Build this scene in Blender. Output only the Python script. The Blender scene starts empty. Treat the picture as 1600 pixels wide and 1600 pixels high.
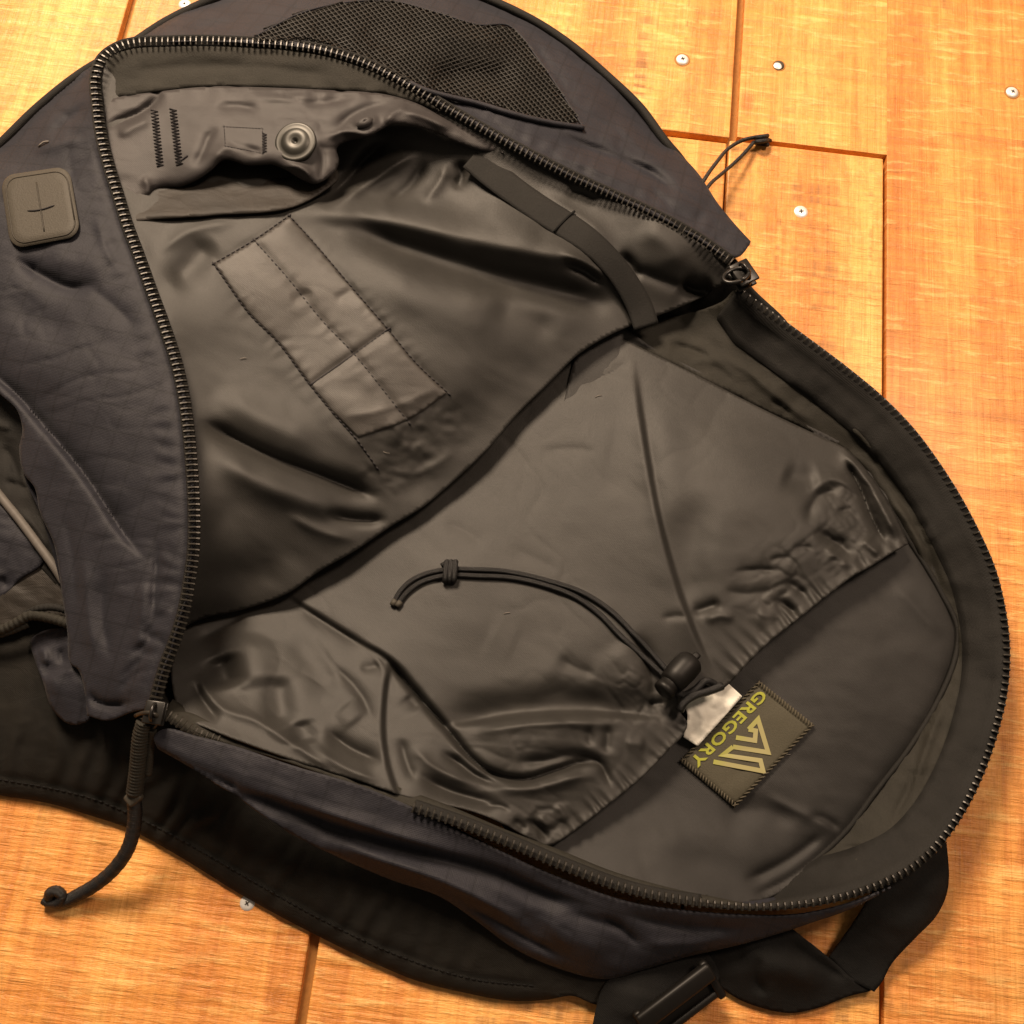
import bpy, bmesh, math, random
import numpy as np
from mathutils import Vector, Matrix
random.seed(7); rng = np.random.RandomState(11)
scene = bpy.context.scene
COL = scene.collection

# ------------------------------------------------------------------ camera
F = 1590.0                                   # focal length in photo pixels (1600 px frame)
dY = np.array([600., 5000., -1590.]); dY /= np.linalg.norm(dY)
dX = np.array([1., -.12, 0.]); dX /= np.linalg.norm(dX)
dZ = np.cross(dX, dY)
M = np.stack([dX, dY, dZ], axis=1)           # world -> camera
CAMPOS = -0.66 * (M.T @ np.array([0, 0, -1.]))
cam_d = bpy.data.cameras.new('camera'); cam_d.sensor_width = 36; cam_d.lens = 36 * F / 1600
cam_d.clip_start = .01; cam_d.clip_end = 50
cam = bpy.data.objects.new('camera', cam_d); COL.objects.link(cam)
cam.matrix_world = Matrix.Translation(CAMPOS) @ Matrix(M.T.tolist()).to_4x4()
scene.camera = cam

# ------------------------------------------------------------------ light
world = bpy.data.worlds.new('World'); scene.world = world; world.use_nodes = True
world.node_tree.nodes['Background'].inputs[0].default_value = (1., .80, .60, 1)
world.node_tree.nodes['Background'].inputs[1].default_value = .14
def area(name, loc, target, size, energy, col):
    l = bpy.data.lights.new(name, 'AREA'); l.shape = 'DISK'; l.size = size; l.energy = energy; l.color = col
    o = bpy.data.objects.new(name, l); COL.objects.link(o); o.location = loc
    o.rotation_euler = (Vector(target) - Vector(loc)).to_track_quat('-Z', 'Y').to_euler()
    return o
area('ceiling_lamp', (-.60, 1.12, 1.26), (0, .0, 0), .52, 60, (1., .775, .565))
area('ceiling_lamp', (.80, .70, 1.5), (.2, .0, 0), .40, 17, (1., .75, .56))
vs = scene.view_settings
vs.view_transform = 'Standard'; vs.look = 'None'; vs.exposure = 0; vs.gamma = 1; vs.use_curve_mapping = False

# ------------------------------------------------------------------ placing helpers: pixel + height (mm) -> metres
def U(px, py, z=0.):
    px = np.asarray(px, float); py = np.asarray(py, float); z = np.asarray(z, float) / 1000.
    px, py, z = np.broadcast_arrays(px, py, z)
    ray = np.stack([(px - 800) / F, (800 - py) / F, -np.ones_like(px)], -1)
    w = ray @ M                               # = M^T ray
    t = (z - CAMPOS[2]) / w[..., 2]
    return CAMPOS + w * t[..., None]
def V(px, py, z=0.): return Vector(U(px, py, z).tolist())

def smooth(pts, step=7., closed=False):
    """Catmull-Rom through points (any number of columns); a repeated point is a corner."""
    P = [np.array(p, float) for p in pts]
    if closed: P = P + [P[0]]
    runs = [[P[0]]]
    for a, b in zip(P[:-1], P[1:]):
        if np.allclose(a[:2], b[:2]): runs.append([b])
        else: runs[-1].append(b)
    wrap = closed and len(runs) == 1
    out = []
    for R in runs:
        n = len(R)
        if n < 2: continue
        for i in range(n - 1):
            p1, p2 = R[i], R[i + 1]
            p0 = R[i - 1] if i > 0 else (R[-2] if wrap else 2 * p1 - p2)
            p3 = R[i + 2] if i + 2 < n else (R[1] if wrap else 2 * p2 - p1)
            L = np.linalg.norm((p2 - p1)[:2]); k = max(1, int(round(L / step)))
            l0 = max(np.linalg.norm((p1 - p0)[:2]), 1e-6); l2 = max(np.linalg.norm((p3 - p2)[:2]), 1e-6); L_ = max(L, 1e-6)
            m1 = ((p1 - p0) / l0 * L_ + (p2 - p1)) * .5; m2 = ((p3 - p2) / l2 * L_ + (p2 - p1)) * .5
            for j in range(k):
                t = j / k; t2 = t * t; t3 = t2 * t
                out.append((2*t3 - 3*t2 + 1) * p1 + (t3 - 2*t2 + t) * m1 + (-2*t3 + 3*t2) * p2 + (t3 - t2) * m2)
        if not closed or R is not runs[-1]: out.append(R[-1])
    return np.array(out)

def resample(C, step):
    d = np.r_[0, np.cumsum(np.linalg.norm(np.diff(C[:, :2], axis=0), axis=1))]
    n = max(2, int(d[-1] / step) + 1); s = np.linspace(0, d[-1], n)
    return np.stack([np.interp(s, d, C[:, k]) for k in range(C.shape[1])], 1)

def seg_dist(P, C):
    """unsigned distance, signed side, arclength to polyline C for points P"""
    best = np.full(len(P), 1e18); side = np.zeros(len(P)); arc = np.zeros(len(P)); acc = 0.
    for a, b in zip(C[:-1], C[1:]):
        ab = b[:2] - a[:2]; L = np.hypot(*ab)
        if L < 1e-9: continue
        t = ab / L; q = P - a[:2]
        s = np.clip(q @ t, 0, L); dd = ((q - s[:, None] * t) ** 2).sum(1)
        m = dd < best
        best[m] = dd[m]; side[m] = (q @ np.array([-t[1], t[0]]))[m]; arc[m] = acc + s[m]; acc += L
    return np.sqrt(best), np.sign(side) * np.sqrt(best), arc, acc

# value noise
_T = rng.rand(256, 256) * 2 - 1
def vnoise(x, y):
    xi = np.floor(x).astype(int); yi = np.floor(y).astype(int); fx = x - xi; fy = y - yi
    fx = fx*fx*fx*(fx*(fx*6-15)+10); fy = fy*fy*fy*(fy*(fy*6-15)+10)
    g = lambda a, b: _T[a & 255, b & 255]
    return (g(xi,yi)*(1-fx)+g(xi+1,yi)*fx)*(1-fy)+(g(xi,yi+1)*(1-fx)+g(xi+1,yi+1)*fx)*fy
def fbm(x, y, o=3):
    r = 0; a = 1
    for i in range(o):
        r = r + a * vnoise(x + 17.3*i, y + 5.1*i); x = x*2.03; y = y*2.03; a *= .5
    return r

class Height:
    """height of a cloth piece in mm over photo pixels: thin plate through anchors, then folds"""
    def __init__(s, anchors, strokes=(), noise=()):
        A = np.array(anchors, float); s.A = A[:, :2] / 500.
        n = len(A); K = s.kern(s.A, s.A) + np.eye(n) * 2e-3; P = np.c_[np.ones(n), s.A]
        S = np.zeros((n+3, n+3)); S[:n, :n] = K; S[:n, n:] = P; S[n:, :n] = P.T
        s.w = np.linalg.solve(S, np.r_[A[:, 2], 0, 0, 0]); s.n = n
        s.strokes = [(st[0], resample(smooth(st[1], 8), 8), st[2], st[3], st[4] if len(st) > 4 else {}) for st in strokes]
        s.noise = noise
    @staticmethod
    def kern(a, b):
        r2 = ((a[:, None] - b[None]) ** 2).sum(-1)
        return .5 * r2 * np.log(r2 + 1e-12)
    def __call__(s, px, py):
        P = np.stack([np.ravel(px), np.ravel(py)], 1).astype(float); Q = P / 500.
        z = s.kern(Q, s.A) @ s.w[:s.n] + s.w[s.n] + Q @ s.w[s.n+1:]
        for kind, C, w, amp, o in s.strokes:
            ext = o.get('fall', w) * 5 + 5
            m = (P[:,0] > C[:,0].min()-ext) & (P[:,0] < C[:,0].max()+ext) & (P[:,1] > C[:,1].min()-ext) & (P[:,1] < C[:,1].max()+ext)
            if not m.any(): continue
            d, sd, arc, L = seg_dist(P[m], C)
            tp = o.get('taper', .3) * L
            e = np.clip(np.minimum(arc, L - arc) / max(tp, 1e-6), 0, 1) if tp > 0 else np.ones_like(arc)
            e = e * e * (3 - 2 * e)
            if o.get('end') == 'start': e = np.clip((L-arc)/max(tp,1e-6),0,1)   # full strength at the start
            if o.get('end') == 'stop': e = np.clip(arc/max(tp,1e-6),0,1)
            if kind == 'g': f = np.exp(-(d / w) ** 2) if w > 19 else np.exp(-(np.sqrt(d*d + 7.) - 2.65) / (w * .62)) * np.exp(-(d / (w * 2.2)) ** 2)
            elif kind == 'c': f = np.exp(-d / w)
            elif kind == 's': f = np.tanh(sd / w) * np.exp(-d / o.get('fall', 35))
            elif kind == 'a':                       # steep on the positive side, long on the other
                f = np.where(sd > 0, np.exp(-(sd / w) ** 2), np.exp(-(sd / o.get('fall', 35)) ** 2))
            elif kind == 'p':
                lam = o.get('lam', 16.)
                ph = arc * 2 * math.pi / lam + 2.5 * vnoise(arc / lam * .7 + 3.1, sd / 60 + 1.7)
                f = np.sin(ph) * np.exp(-(np.abs(sd - o.get('off', 0)) / w) ** 2) * (.55 + .45 * vnoise(arc / 40., arc * 0 + 9.3))
            z[m] += amp * e * f
        for nz in s.noise:
            amp, lx, ly, ang = nz[:4]; c, t = math.cos(ang), math.sin(ang)
            wx = 9 * vnoise(P[:,0] / 70 + 3, P[:,1] / 70 + 8); wy = 9 * vnoise(P[:,0] / 70 + 33, P[:,1] / 70 + 18)
            x_, y_ = (P[:,0]*c + P[:,1]*t + wx) / lx + 50, (-P[:,0]*t + P[:,1]*c + wy) / ly + 80
            if len(nz) > 4:                         # crumples: sharp creases between flat facets
                gate = np.clip(.5 + 1.2 * vnoise(P[:,0] / 120 + 7, P[:,1] / 120 + 2), 0, 1)
                z -= amp * gate * (np.exp(-np.abs(vnoise(x_, y_)) * 7) + .5 * np.exp(-np.abs(vnoise(x_*1.9 + 7, y_*1.9 + 3)) * 7))
            else: z += amp * fbm(x_, y_)
        return z.reshape(np.shape(px))

# ------------------------------------------------------------------ object helpers
def link(name, me, mat=None, parent=None, label=None, kind=None):
    o = bpy.data.objects.new(name, me); COL.objects.link(o)
    if mat is not None and me is not None:
        if not me.materials: me.materials.append(mat)
    if parent: o.parent = parent
    if label: o['label'] = label
    if kind: o['kind'] = kind
    return o
def mesh_np(name, verts, faces, sm=True):
    me = bpy.data.meshes.new(name); me.from_pydata([tuple(v) for v in verts], [], [tuple(int(i) for i in f) for f in faces])
    if sm: me.polygons.foreach_set('use_smooth', [True] * len(me.polygons))
    me.update(); return me

def inside(P, poly):
    x, y = P[:, 0], P[:, 1]; r = np.zeros(len(P), bool); n = len(poly)
    j = n - 1
    for i in range(n):
        xi, yi = poly[i, :2]; xj, yj = poly[j, :2]
        if yi != yj:
            m = ((yi > y) != (yj > y)) & (x < (xj - xi) * (y - yi) / (yj - yi) + xi); r ^= m
        j = i
    return r

def grid_poly(poly, s):
    C = smooth(poly, 6, closed=True)
    x0, y0 = C.min(0)[:2] - s; x1, y1 = C.max(0)[:2] + s
    nx = int((x1 - x0) / s) + 2; ny = int((y1 - y0) / s) + 2
    X, Y = np.meshgrid(x0 + np.arange(nx) * s, y0 + np.arange(ny) * s)
    P = np.stack([X.ravel(), Y.ravel()], 1)
    ins = inside(P, C)
    CC = np.r_[C, C[:1]]
    best = np.full(len(P), 1e18); near = P.copy()
    for a, b in zip(CC[:-1, :2], CC[1:, :2]):
        ab = b - a; L2 = ab @ ab
        if L2 < 1e-9: continue
        lo = np.minimum(a, b) - 2*s; hi = np.maximum(a, b) + 2*s
        idx = np.where(((P > lo) & (P < hi)).all(1))[0]
        if not len(idx): continue
        q = P[idx]; t = np.clip(((q - a) @ ab) / L2, 0, 1); n_ = a + t[:, None] * ab; dd = ((q - n_) ** 2).sum(1)
        m = dd < best[idx]; k = idx[m]; best[k] = dd[m]; near[k] = n_[m]
    d = np.sqrt(best); snap = d < .72 * s
    ok = ins | snap; P = np.where(snap[:, None], near, P)
    I = np.arange(nx * ny).reshape(ny, nx)
    Q = np.stack([I[:-1, :-1], I[1:, :-1], I[1:, 1:], I[:-1, 1:]], -1).reshape(-1, 4)
    Q = Q[ok[Q].all(1)]
    p = P[Q]; ar = .5 * np.abs((p[:,2,0]-p[:,0,0])*(p[:,3,1]-p[:,1,1]) - (p[:,3,0]-p[:,1,0])*(p[:,2,1]-p[:,0,1]))
    cen = p.mean(1); Q = Q[(ar > .12 * s * s)]
    used = np.unique(Q); mp = -np.ones(len(P), int); mp[used] = np.arange(len(used))
    return P[used], mp[Q]

def cloth(name, poly, H, mat, parent, s=4.5, thick=1.2, label=None, off=0., wire=None):
    P, Q = grid_poly(poly, s)
    z = H(P[:, 0], P[:, 1]) + off
    z = np.maximum(z, .8)
    me = mesh_np(name, U(P[:, 0], P[:, 1], z), Q)
    o = link(name, me, mat, parent, label)
    if wire:
        m = o.modifiers.new('wire', 'WIREFRAME'); m.thickness = wire; m.use_boundary = True; m.use_even_offset = False
    elif thick:
        m = o.modifiers.new('thickness', 'SOLIDIFY'); m.thickness = thick / 1000.; m.offset = -1
    return o

def frames(P):
    T = np.gradient(P, axis=0); T /= np.linalg.norm(T, axis=1)[:, None] + 1e-12
    up = np.array([0, 0, 1.]); N = np.cross(T, up); nn = np.linalg.norm(N, axis=1)
    N[nn < 1e-4] = [1, 0, 0]; N /= np.linalg.norm(N, axis=1)[:, None]
    return T, N, np.cross(N, T)
def tube_data(P, r, sides=10, off=0):
    """P: world points (n,3); r: radius in metres, number or per point"""
    P = np.asarray(P, float); r = np.broadcast_to(np.asarray(r, float), (len(P),))
    T = np.gradient(P, axis=0); T /= np.linalg.norm(T, axis=1)[:, None] + 1e-12
    a = np.array([0, 0, 1.]) if abs(T[0][2]) < .9 else np.array([1., 0, 0])
    N = np.cross(T[0], a); N /= np.linalg.norm(N); vs_ = []
    for i in range(len(P)):
        N = N - T[i] * (N @ T[i]); N /= np.linalg.norm(N) + 1e-12; B = np.cross(T[i], N)
        for k in range(sides):
            an = 2 * math.pi * k / sides; vs_.append(P[i] + r[i] * (math.cos(an) * N + math.sin(an) * B))
    f = []
    for i in range(len(P) - 1):
        for k in range(sides):
            k2 = (k + 1) % sides; f.append((off+i*sides+k, off+i*sides+k2, off+(i+1)*sides+k2, off+(i+1)*sides+k))
    f.append(tuple(off + k for k in range(sides))[::-1]); f.append(tuple(off + (len(P)-1)*sides + k for k in range(sides)))
    return vs_, f
def tubes(name, paths, mat, parent, sides=10, label=None, kind=None):
    v, f = [], []
    for P, r in paths:
        a, b = tube_data(P, r, sides, len(v)); v += a; f += b
    return link(name, mesh_np(name, v, f), mat, parent, label, kind)
def path3(pts, step=5): # px,py,z -> smooth world path
    C = smooth(pts, step); return U(C[:, 0], C[:, 1], C[:, 2])

def frame_at(px, py, z, dx, dy, tilt=0, roll=0):
    """local frame: x along the picture direction (dx,dy) on the level, z up"""
    o = V(px, py, z); x = (V(px + dx, py + dy, z) - o).normalized(); zz = Vector((0, 0, 1)); y = zz.cross(x).normalized()
    m = Matrix((x, y, zz)).transposed().to_4x4(); m.translation = o
    return m @ Matrix.Rotation(tilt, 4, 'Y') @ Matrix.Rotation(roll, 4, 'X')
def bm_obj(name, bm, mat, parent, mw=None, sm=True, label=None, kind=None):
    if mw is not None: bm.transform(mw)
    me = bpy.data.meshes.new(name); bm.to_mesh(me); bm.free()
    if sm: me.polygons.foreach_set('use_smooth', [True] * len(me.polygons))
    return link(name, me, mat, parent, label, kind)
def bm_box(bm, sx, sy, sz, c=(0, 0, 0), bev=.0006, seg=2, mat=None):
    r = bmesh.ops.create_cube(bm, size=1); vs_ = r['verts']
    bmesh.ops.scale(bm, vec=(sx, sy, sz), verts=vs_); 
    es = list({e for v in vs_ for e in v.link_edges})
    if bev:
        g = bmesh.ops.bevel(bm, geom=es, offset=bev, segments=seg, affect='EDGES', profile=.5); vs_ = list({v for f in g['faces'] for v in f.verts} | {v for v in vs_ if v.is_valid})
    m = Matrix.Translation(c) @ (mat if mat else Matrix.Identity(4))
    bmesh.ops.transform(bm, matrix=m, verts=vs_); return vs_
def bm_lathe(bm, prof, n=28, mat=None):
    rows = []
    for r, z in prof:
        if r < 1e-7: rows.append([bm.verts.new((0, 0, z))])
        else: rows.append([bm.verts.new((r*math.cos(2*math.pi*k/n), r*math.sin(2*math.pi*k/n), z)) for k in range(n)])
    for a, b in zip(rows[:-1], rows[1:]):
        for k in range(n):
            k2 = (k+1) % n
            if len(a) == 1 and len(b) == 1: continue
            if len(a) == 1: bm.faces.new((a[0], b[k2], b[k]))
            elif len(b) == 1: bm.faces.new((a[k], a[k2], b[0]))
            else: bm.faces.new((a[k], a[k2], b[k2], b[k]))
    if mat: bmesh.ops.transform(bm, matrix=mat, verts=[v for r in rows for v in r])

# ------------------------------------------------------------------ materials
class NT:
    def __init__(s, name):
        s.m = bpy.data.materials.new(name); s.m.use_nodes = True; s.t = s.m.node_tree; s.n = s.t.nodes
        s.b = s.n['Principled BSDF']; s.tc = s.n.new('ShaderNodeTexCoord').outputs['Object']
    def L(s, a, b): s.t.links.new(a, b)
    def mapping(s, sc=(1,1,1), rot=(0,0,0), loc=None, src=None):
        m = s.n.new('ShaderNodeMapping'); m.inputs['Scale'].default_value = sc; m.inputs['Rotation'].default_value = rot
        if loc is not None:
            if hasattr(loc, 'links'): s.L(loc, m.inputs['Location'])
            else: m.inputs['Location'].default_value = loc
        s.L(src or s.tc, m.inputs[0]); return m.outputs[0]
    def noise(s, vec, sc=1., det=3, rough=.5, dist=0):
        n = s.n.new('ShaderNodeTexNoise'); s.L(vec, n.inputs['Vector']); n.inputs['Scale'].default_value = sc
        n.inputs['Detail'].default_value = det; n.inputs['Roughness'].default_value = rough; n.inputs['Distortion'].default_value = dist; return n.outputs[0]
    def wave(s, vec, sc, dist=0, dirn='X', prof='SIN'):
        n = s.n.new('ShaderNodeTexWave'); n.bands_direction = dirn; n.wave_profile = prof; s.L(vec, n.inputs['Vector']); n.inputs['Scale'].default_value = sc
        n.inputs['Distortion'].default_value = dist; return n.outputs['Fac']
    def math(s, op, a, b=None, clamp=False):
        n = s.n.new('ShaderNodeMath'); n.operation = op; n.use_clamp = clamp
        for i, v in enumerate((a, b)):
            if v is None: continue
            if hasattr(v, 'links'): s.L(v, n.inputs[i])
            else: n.inputs[i].default_value = v
        return n.outputs[0]
    def ramp(s, f, stops):
        n = s.n.new('ShaderNodeValToRGB'); s.L(f, n.inputs[0]); e = n.color_ramp.elements
        while len(e) < len(stops): e.new(.5)
        for i, (p, c) in enumerate(stops): e[i].position = p; e[i].color = (*c, 1) if len(c) == 3 else c
        return n.outputs[0]
    def mix(s, f, a, b, mode='MIX'):
        n = s.n.new('ShaderNodeMix'); n.data_type = 'RGBA'; n.blend_type = mode
        for i, v in ((0, f), (6, a), (7, b)):
            if hasattr(v, 'links'): s.L(v, n.inputs[i])
            elif i == 0: n.inputs[0].default_value = v
            else: n.inputs[i].default_value = (*v, 1)
        return n.outputs[2]
    def bump(s, h, dist, strength=1., nrm=None):
        n = s.n.new('ShaderNodeBump'); n.inputs['Distance'].default_value = dist; n.inputs['Strength'].default_value = strength
        s.L(h, n.inputs['Height'])
        if nrm: s.L(nrm, n.inputs['Normal'])
        return n.outputs[0]
    def set(s, **k):
        for a, v in k.items():
            i = s.b.inputs[a.replace('_', ' ')]
            if hasattr(v, 'links'): s.L(v, i)
            else: i.default_value = (*v, 1) if isinstance(v, tuple) and len(v) == 3 else v
        return s.m

def fabric(name, c1, c2, rough=.55, weave=2200., wdist=.00004, wr=.0004, wrsc=55., ang=.6, sheen=.0, spec=.45, rip=0):
    t = NT(name)
    n = t.noise(t.mapping((30, 30, 30)), 1, 4, .6)
    col = t.mix(t.ramp(n, [(.35, (0,0,0)), (.65, (1,1,1))]), c1, c2)
    fine = t.noise(t.mapping((900, 900, 900)), 1, 2, .6)
    col = t.mix(.35, col, t.ramp(fine, [(.3, (.55,.55,.55)), (.7, (1.35,1.35,1.35))]), 'MULTIPLY')
    v = t.mapping((1,1,1), (0, 0, ang))
    w = t.math('ADD', t.wave(v, weave*.16, .6, 'X'), t.wave(v, weave*.16, .6, 'Y'))
    if rip:
        g = t.math('MAXIMUM', t.math('POWER', t.wave(v, rip, .25, 'X'), 30.), t.math('POWER', t.wave(v, rip, .25, 'Y'), 30.))
        col = t.mix(t.math('MULTIPLY', g, .5), col, tuple(min(1, x*.55) for x in c1))
        w = t.math('ADD', w, t.math('MULTIPLY', g, -1.0))
    b = t.bump(t.math('ADD', w, t.math('MULTIPLY', fine, 3.)), wdist)
    rn = t.n.new('ShaderNodeTexNoise'); rn.noise_type = 'RIDGED_MULTIFRACTAL'; t.L(t.mapping((wrsc*.8, wrsc*1.5, wrsc), (0, 0, ang + .5)), rn.inputs['Vector'])
    rn.inputs['Scale'].default_value = 1; rn.inputs['Detail'].default_value = 4; rn.inputs['Roughness'].default_value = .45; rn.inputs['Distortion'].default_value = .8
    cr = t.math('ADD', t.math('MULTIPLY', rn.outputs[0], .35), t.noise(t.mapping((wrsc, wrsc*1.7, wrsc), (0, 0, ang)), 1, 5, .55, .6))
    b = t.bump(cr, wr, 1, b)
    t.set(Base_Color=col, Roughness=rough, Normal=b)
    t.b.inputs['Specular IOR Level'].default_value = spec
    t.b.inputs['Sheen Weight'].default_value = sheen; t.b.inputs['Sheen Roughness'].default_value = .45
    return t.m
MAT = {}
MAT['navy'] = fabric('navy_ripstop_nylon', (.0128,.0130,.0188), (.0175,.0174,.0238), .66, ang=.15, sheen=.04, rip=21, wr=.0007, wrsc=26, spec=.30)
MAT['lining'] = fabric('charcoal_satin_lining', (.0185,.0172,.0153), (.0242,.0225,.0200), .55, weave=2600, ang=.62, wr=.0003, wrsc=24, spec=.42)
MAT['lining_flat'] = fabric('charcoal_flat_lining', (.0172,.0163,.0155), (.0222,.0209,.0198), .60, weave=2600, ang=.62, wr=.0003, wrsc=24, spec=.35)
MAT['facing'] = fabric('grey_facing_nylon', (.0265,.0232,.0232), (.0335,.0292,.0290), .58, weave=2000, wr=.0005, wrsc=40, spec=.38)
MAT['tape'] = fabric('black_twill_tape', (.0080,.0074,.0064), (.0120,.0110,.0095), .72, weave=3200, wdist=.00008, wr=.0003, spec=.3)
MAT['olive_tape'] = fabric('olive_black_tape', (.0170,.0155,.0115), (.0225,.0205,.0155), .70, weave=3000, wdist=.00008, wr=.0003, spec=.3)
MAT['web'] = fabric('black_webbing', (.0045,.0044,.0043), (.0070,.0068,.0065), .75, weave=3000, wdist=.0001, wr=.0003, spec=.2)
MAT['pad'] = fabric('black_pad_fabric', (.0090,.0082,.0068), (.0145,.0130,.0105), .85, weave=2400, wdist=.00008, wr=.0010, wrsc=60, spec=.22)
MAT['mesh'] = fabric('black_net', (.0150,.0138,.0120), (.0215,.0195,.0168), .6, spec=.4)
MAT['brown'] = fabric('dark_brown_lining', (.0150,.0125,.0100), (.0235,.0190,.0150), .6, wr=.0012, wrsc=40, spec=.35)
MAT['cord'] = fabric('dark_cord', (.0060,.0060,.0066), (.0110,.0105,.0108), .45, weave=4200, wdist=.0001, wr=.0002, spec=.5)
def simple(name, c, rough=.5, metal=0, spec=.5, bump=0, bsc=300, coat=0):
    t = NT(name); t.set(Base_Color=c, Roughness=rough, Metallic=metal); t.b.inputs['Specular IOR Level'].default_value = spec
    t.b.inputs['Coat Weight'].default_value = coat
    n = t.noise(t.mapping((bsc,)*3), 1, 4, .6)
    t.set(Base_Color=t.mix(.5, c, t.ramp(n, [(.3, tuple(x*.7 for x in c)), (.7, tuple(min(1, x*1.25) for x in c))])))
    if bump: t.set(Normal=t.bump(n, bump))
    return t.m
MAT['tooth'] = simple('antique_zip_metal', (.034, .030, .024), .36, .3, bsc=500)
MAT['slider'] = simple('black_zip_slider', (.014, .013, .012), .34, .2)
MAT['plastic'] = simple('black_plastic', (.0055, .0048, .0042), .48, 0, .28)
MAT['leather'] = simple('taupe_synthetic_leather', (.052, .046, .036), .62, 0, .3, .0002, 900)
MAT['leather_dark'] = simple('taupe_emboss', (.036, .031, .024), .6, 0, .3)
MAT['label'] = simple('olive_woven_label', (.064, .058, .040), .72, 0, .25, .0002, 1200)
MAT['label_edge'] = simple('tan_edge_thread', (.088, .076, .054), .8, 0, .2)
MAT['text'] = simple('lime_print', (.29, .30, .035), .6, 0, .3)
MAT['paper'] = simple('white_tag_cloth', (.86, .83, .74), .8, 0, .2, .0003, 90)
MAT['thread'] = simple('black_thread', (.020, .018, .020), .7, 0, .3)
MAT['thread_light'] = simple('pale_thread', (.2, .18, .16), .7, 0, .3)
MAT['snap'] = simple('bronze_snap', (.032, .031, .026), .42, .3)
MAT['silver'] = simple('silver_reflective_tape', (.11, .10, .09), .6, .0, .3)
MAT['screw'] = simple('zinc_screw', (.86, .84, .80), .42, .35)
MAT['screw_dark'] = simple('dark_slot', (.05, .04, .03), .7)
def logo_mat():
    t = NT('lime_to_tan_print'); uv = t.n.new('ShaderNodeUVMap').outputs[0]
    sx = t.n.new('ShaderNodeSeparateXYZ'); t.L(uv, sx.inputs[0])
    t.set(Base_Color=t.ramp(sx.outputs[0], [(.30, (.29,.30,.035)), (.55, (.29,.26,.11))]), Roughness=.5); return t.m
MAT['logo'] = logo_mat()

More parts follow.
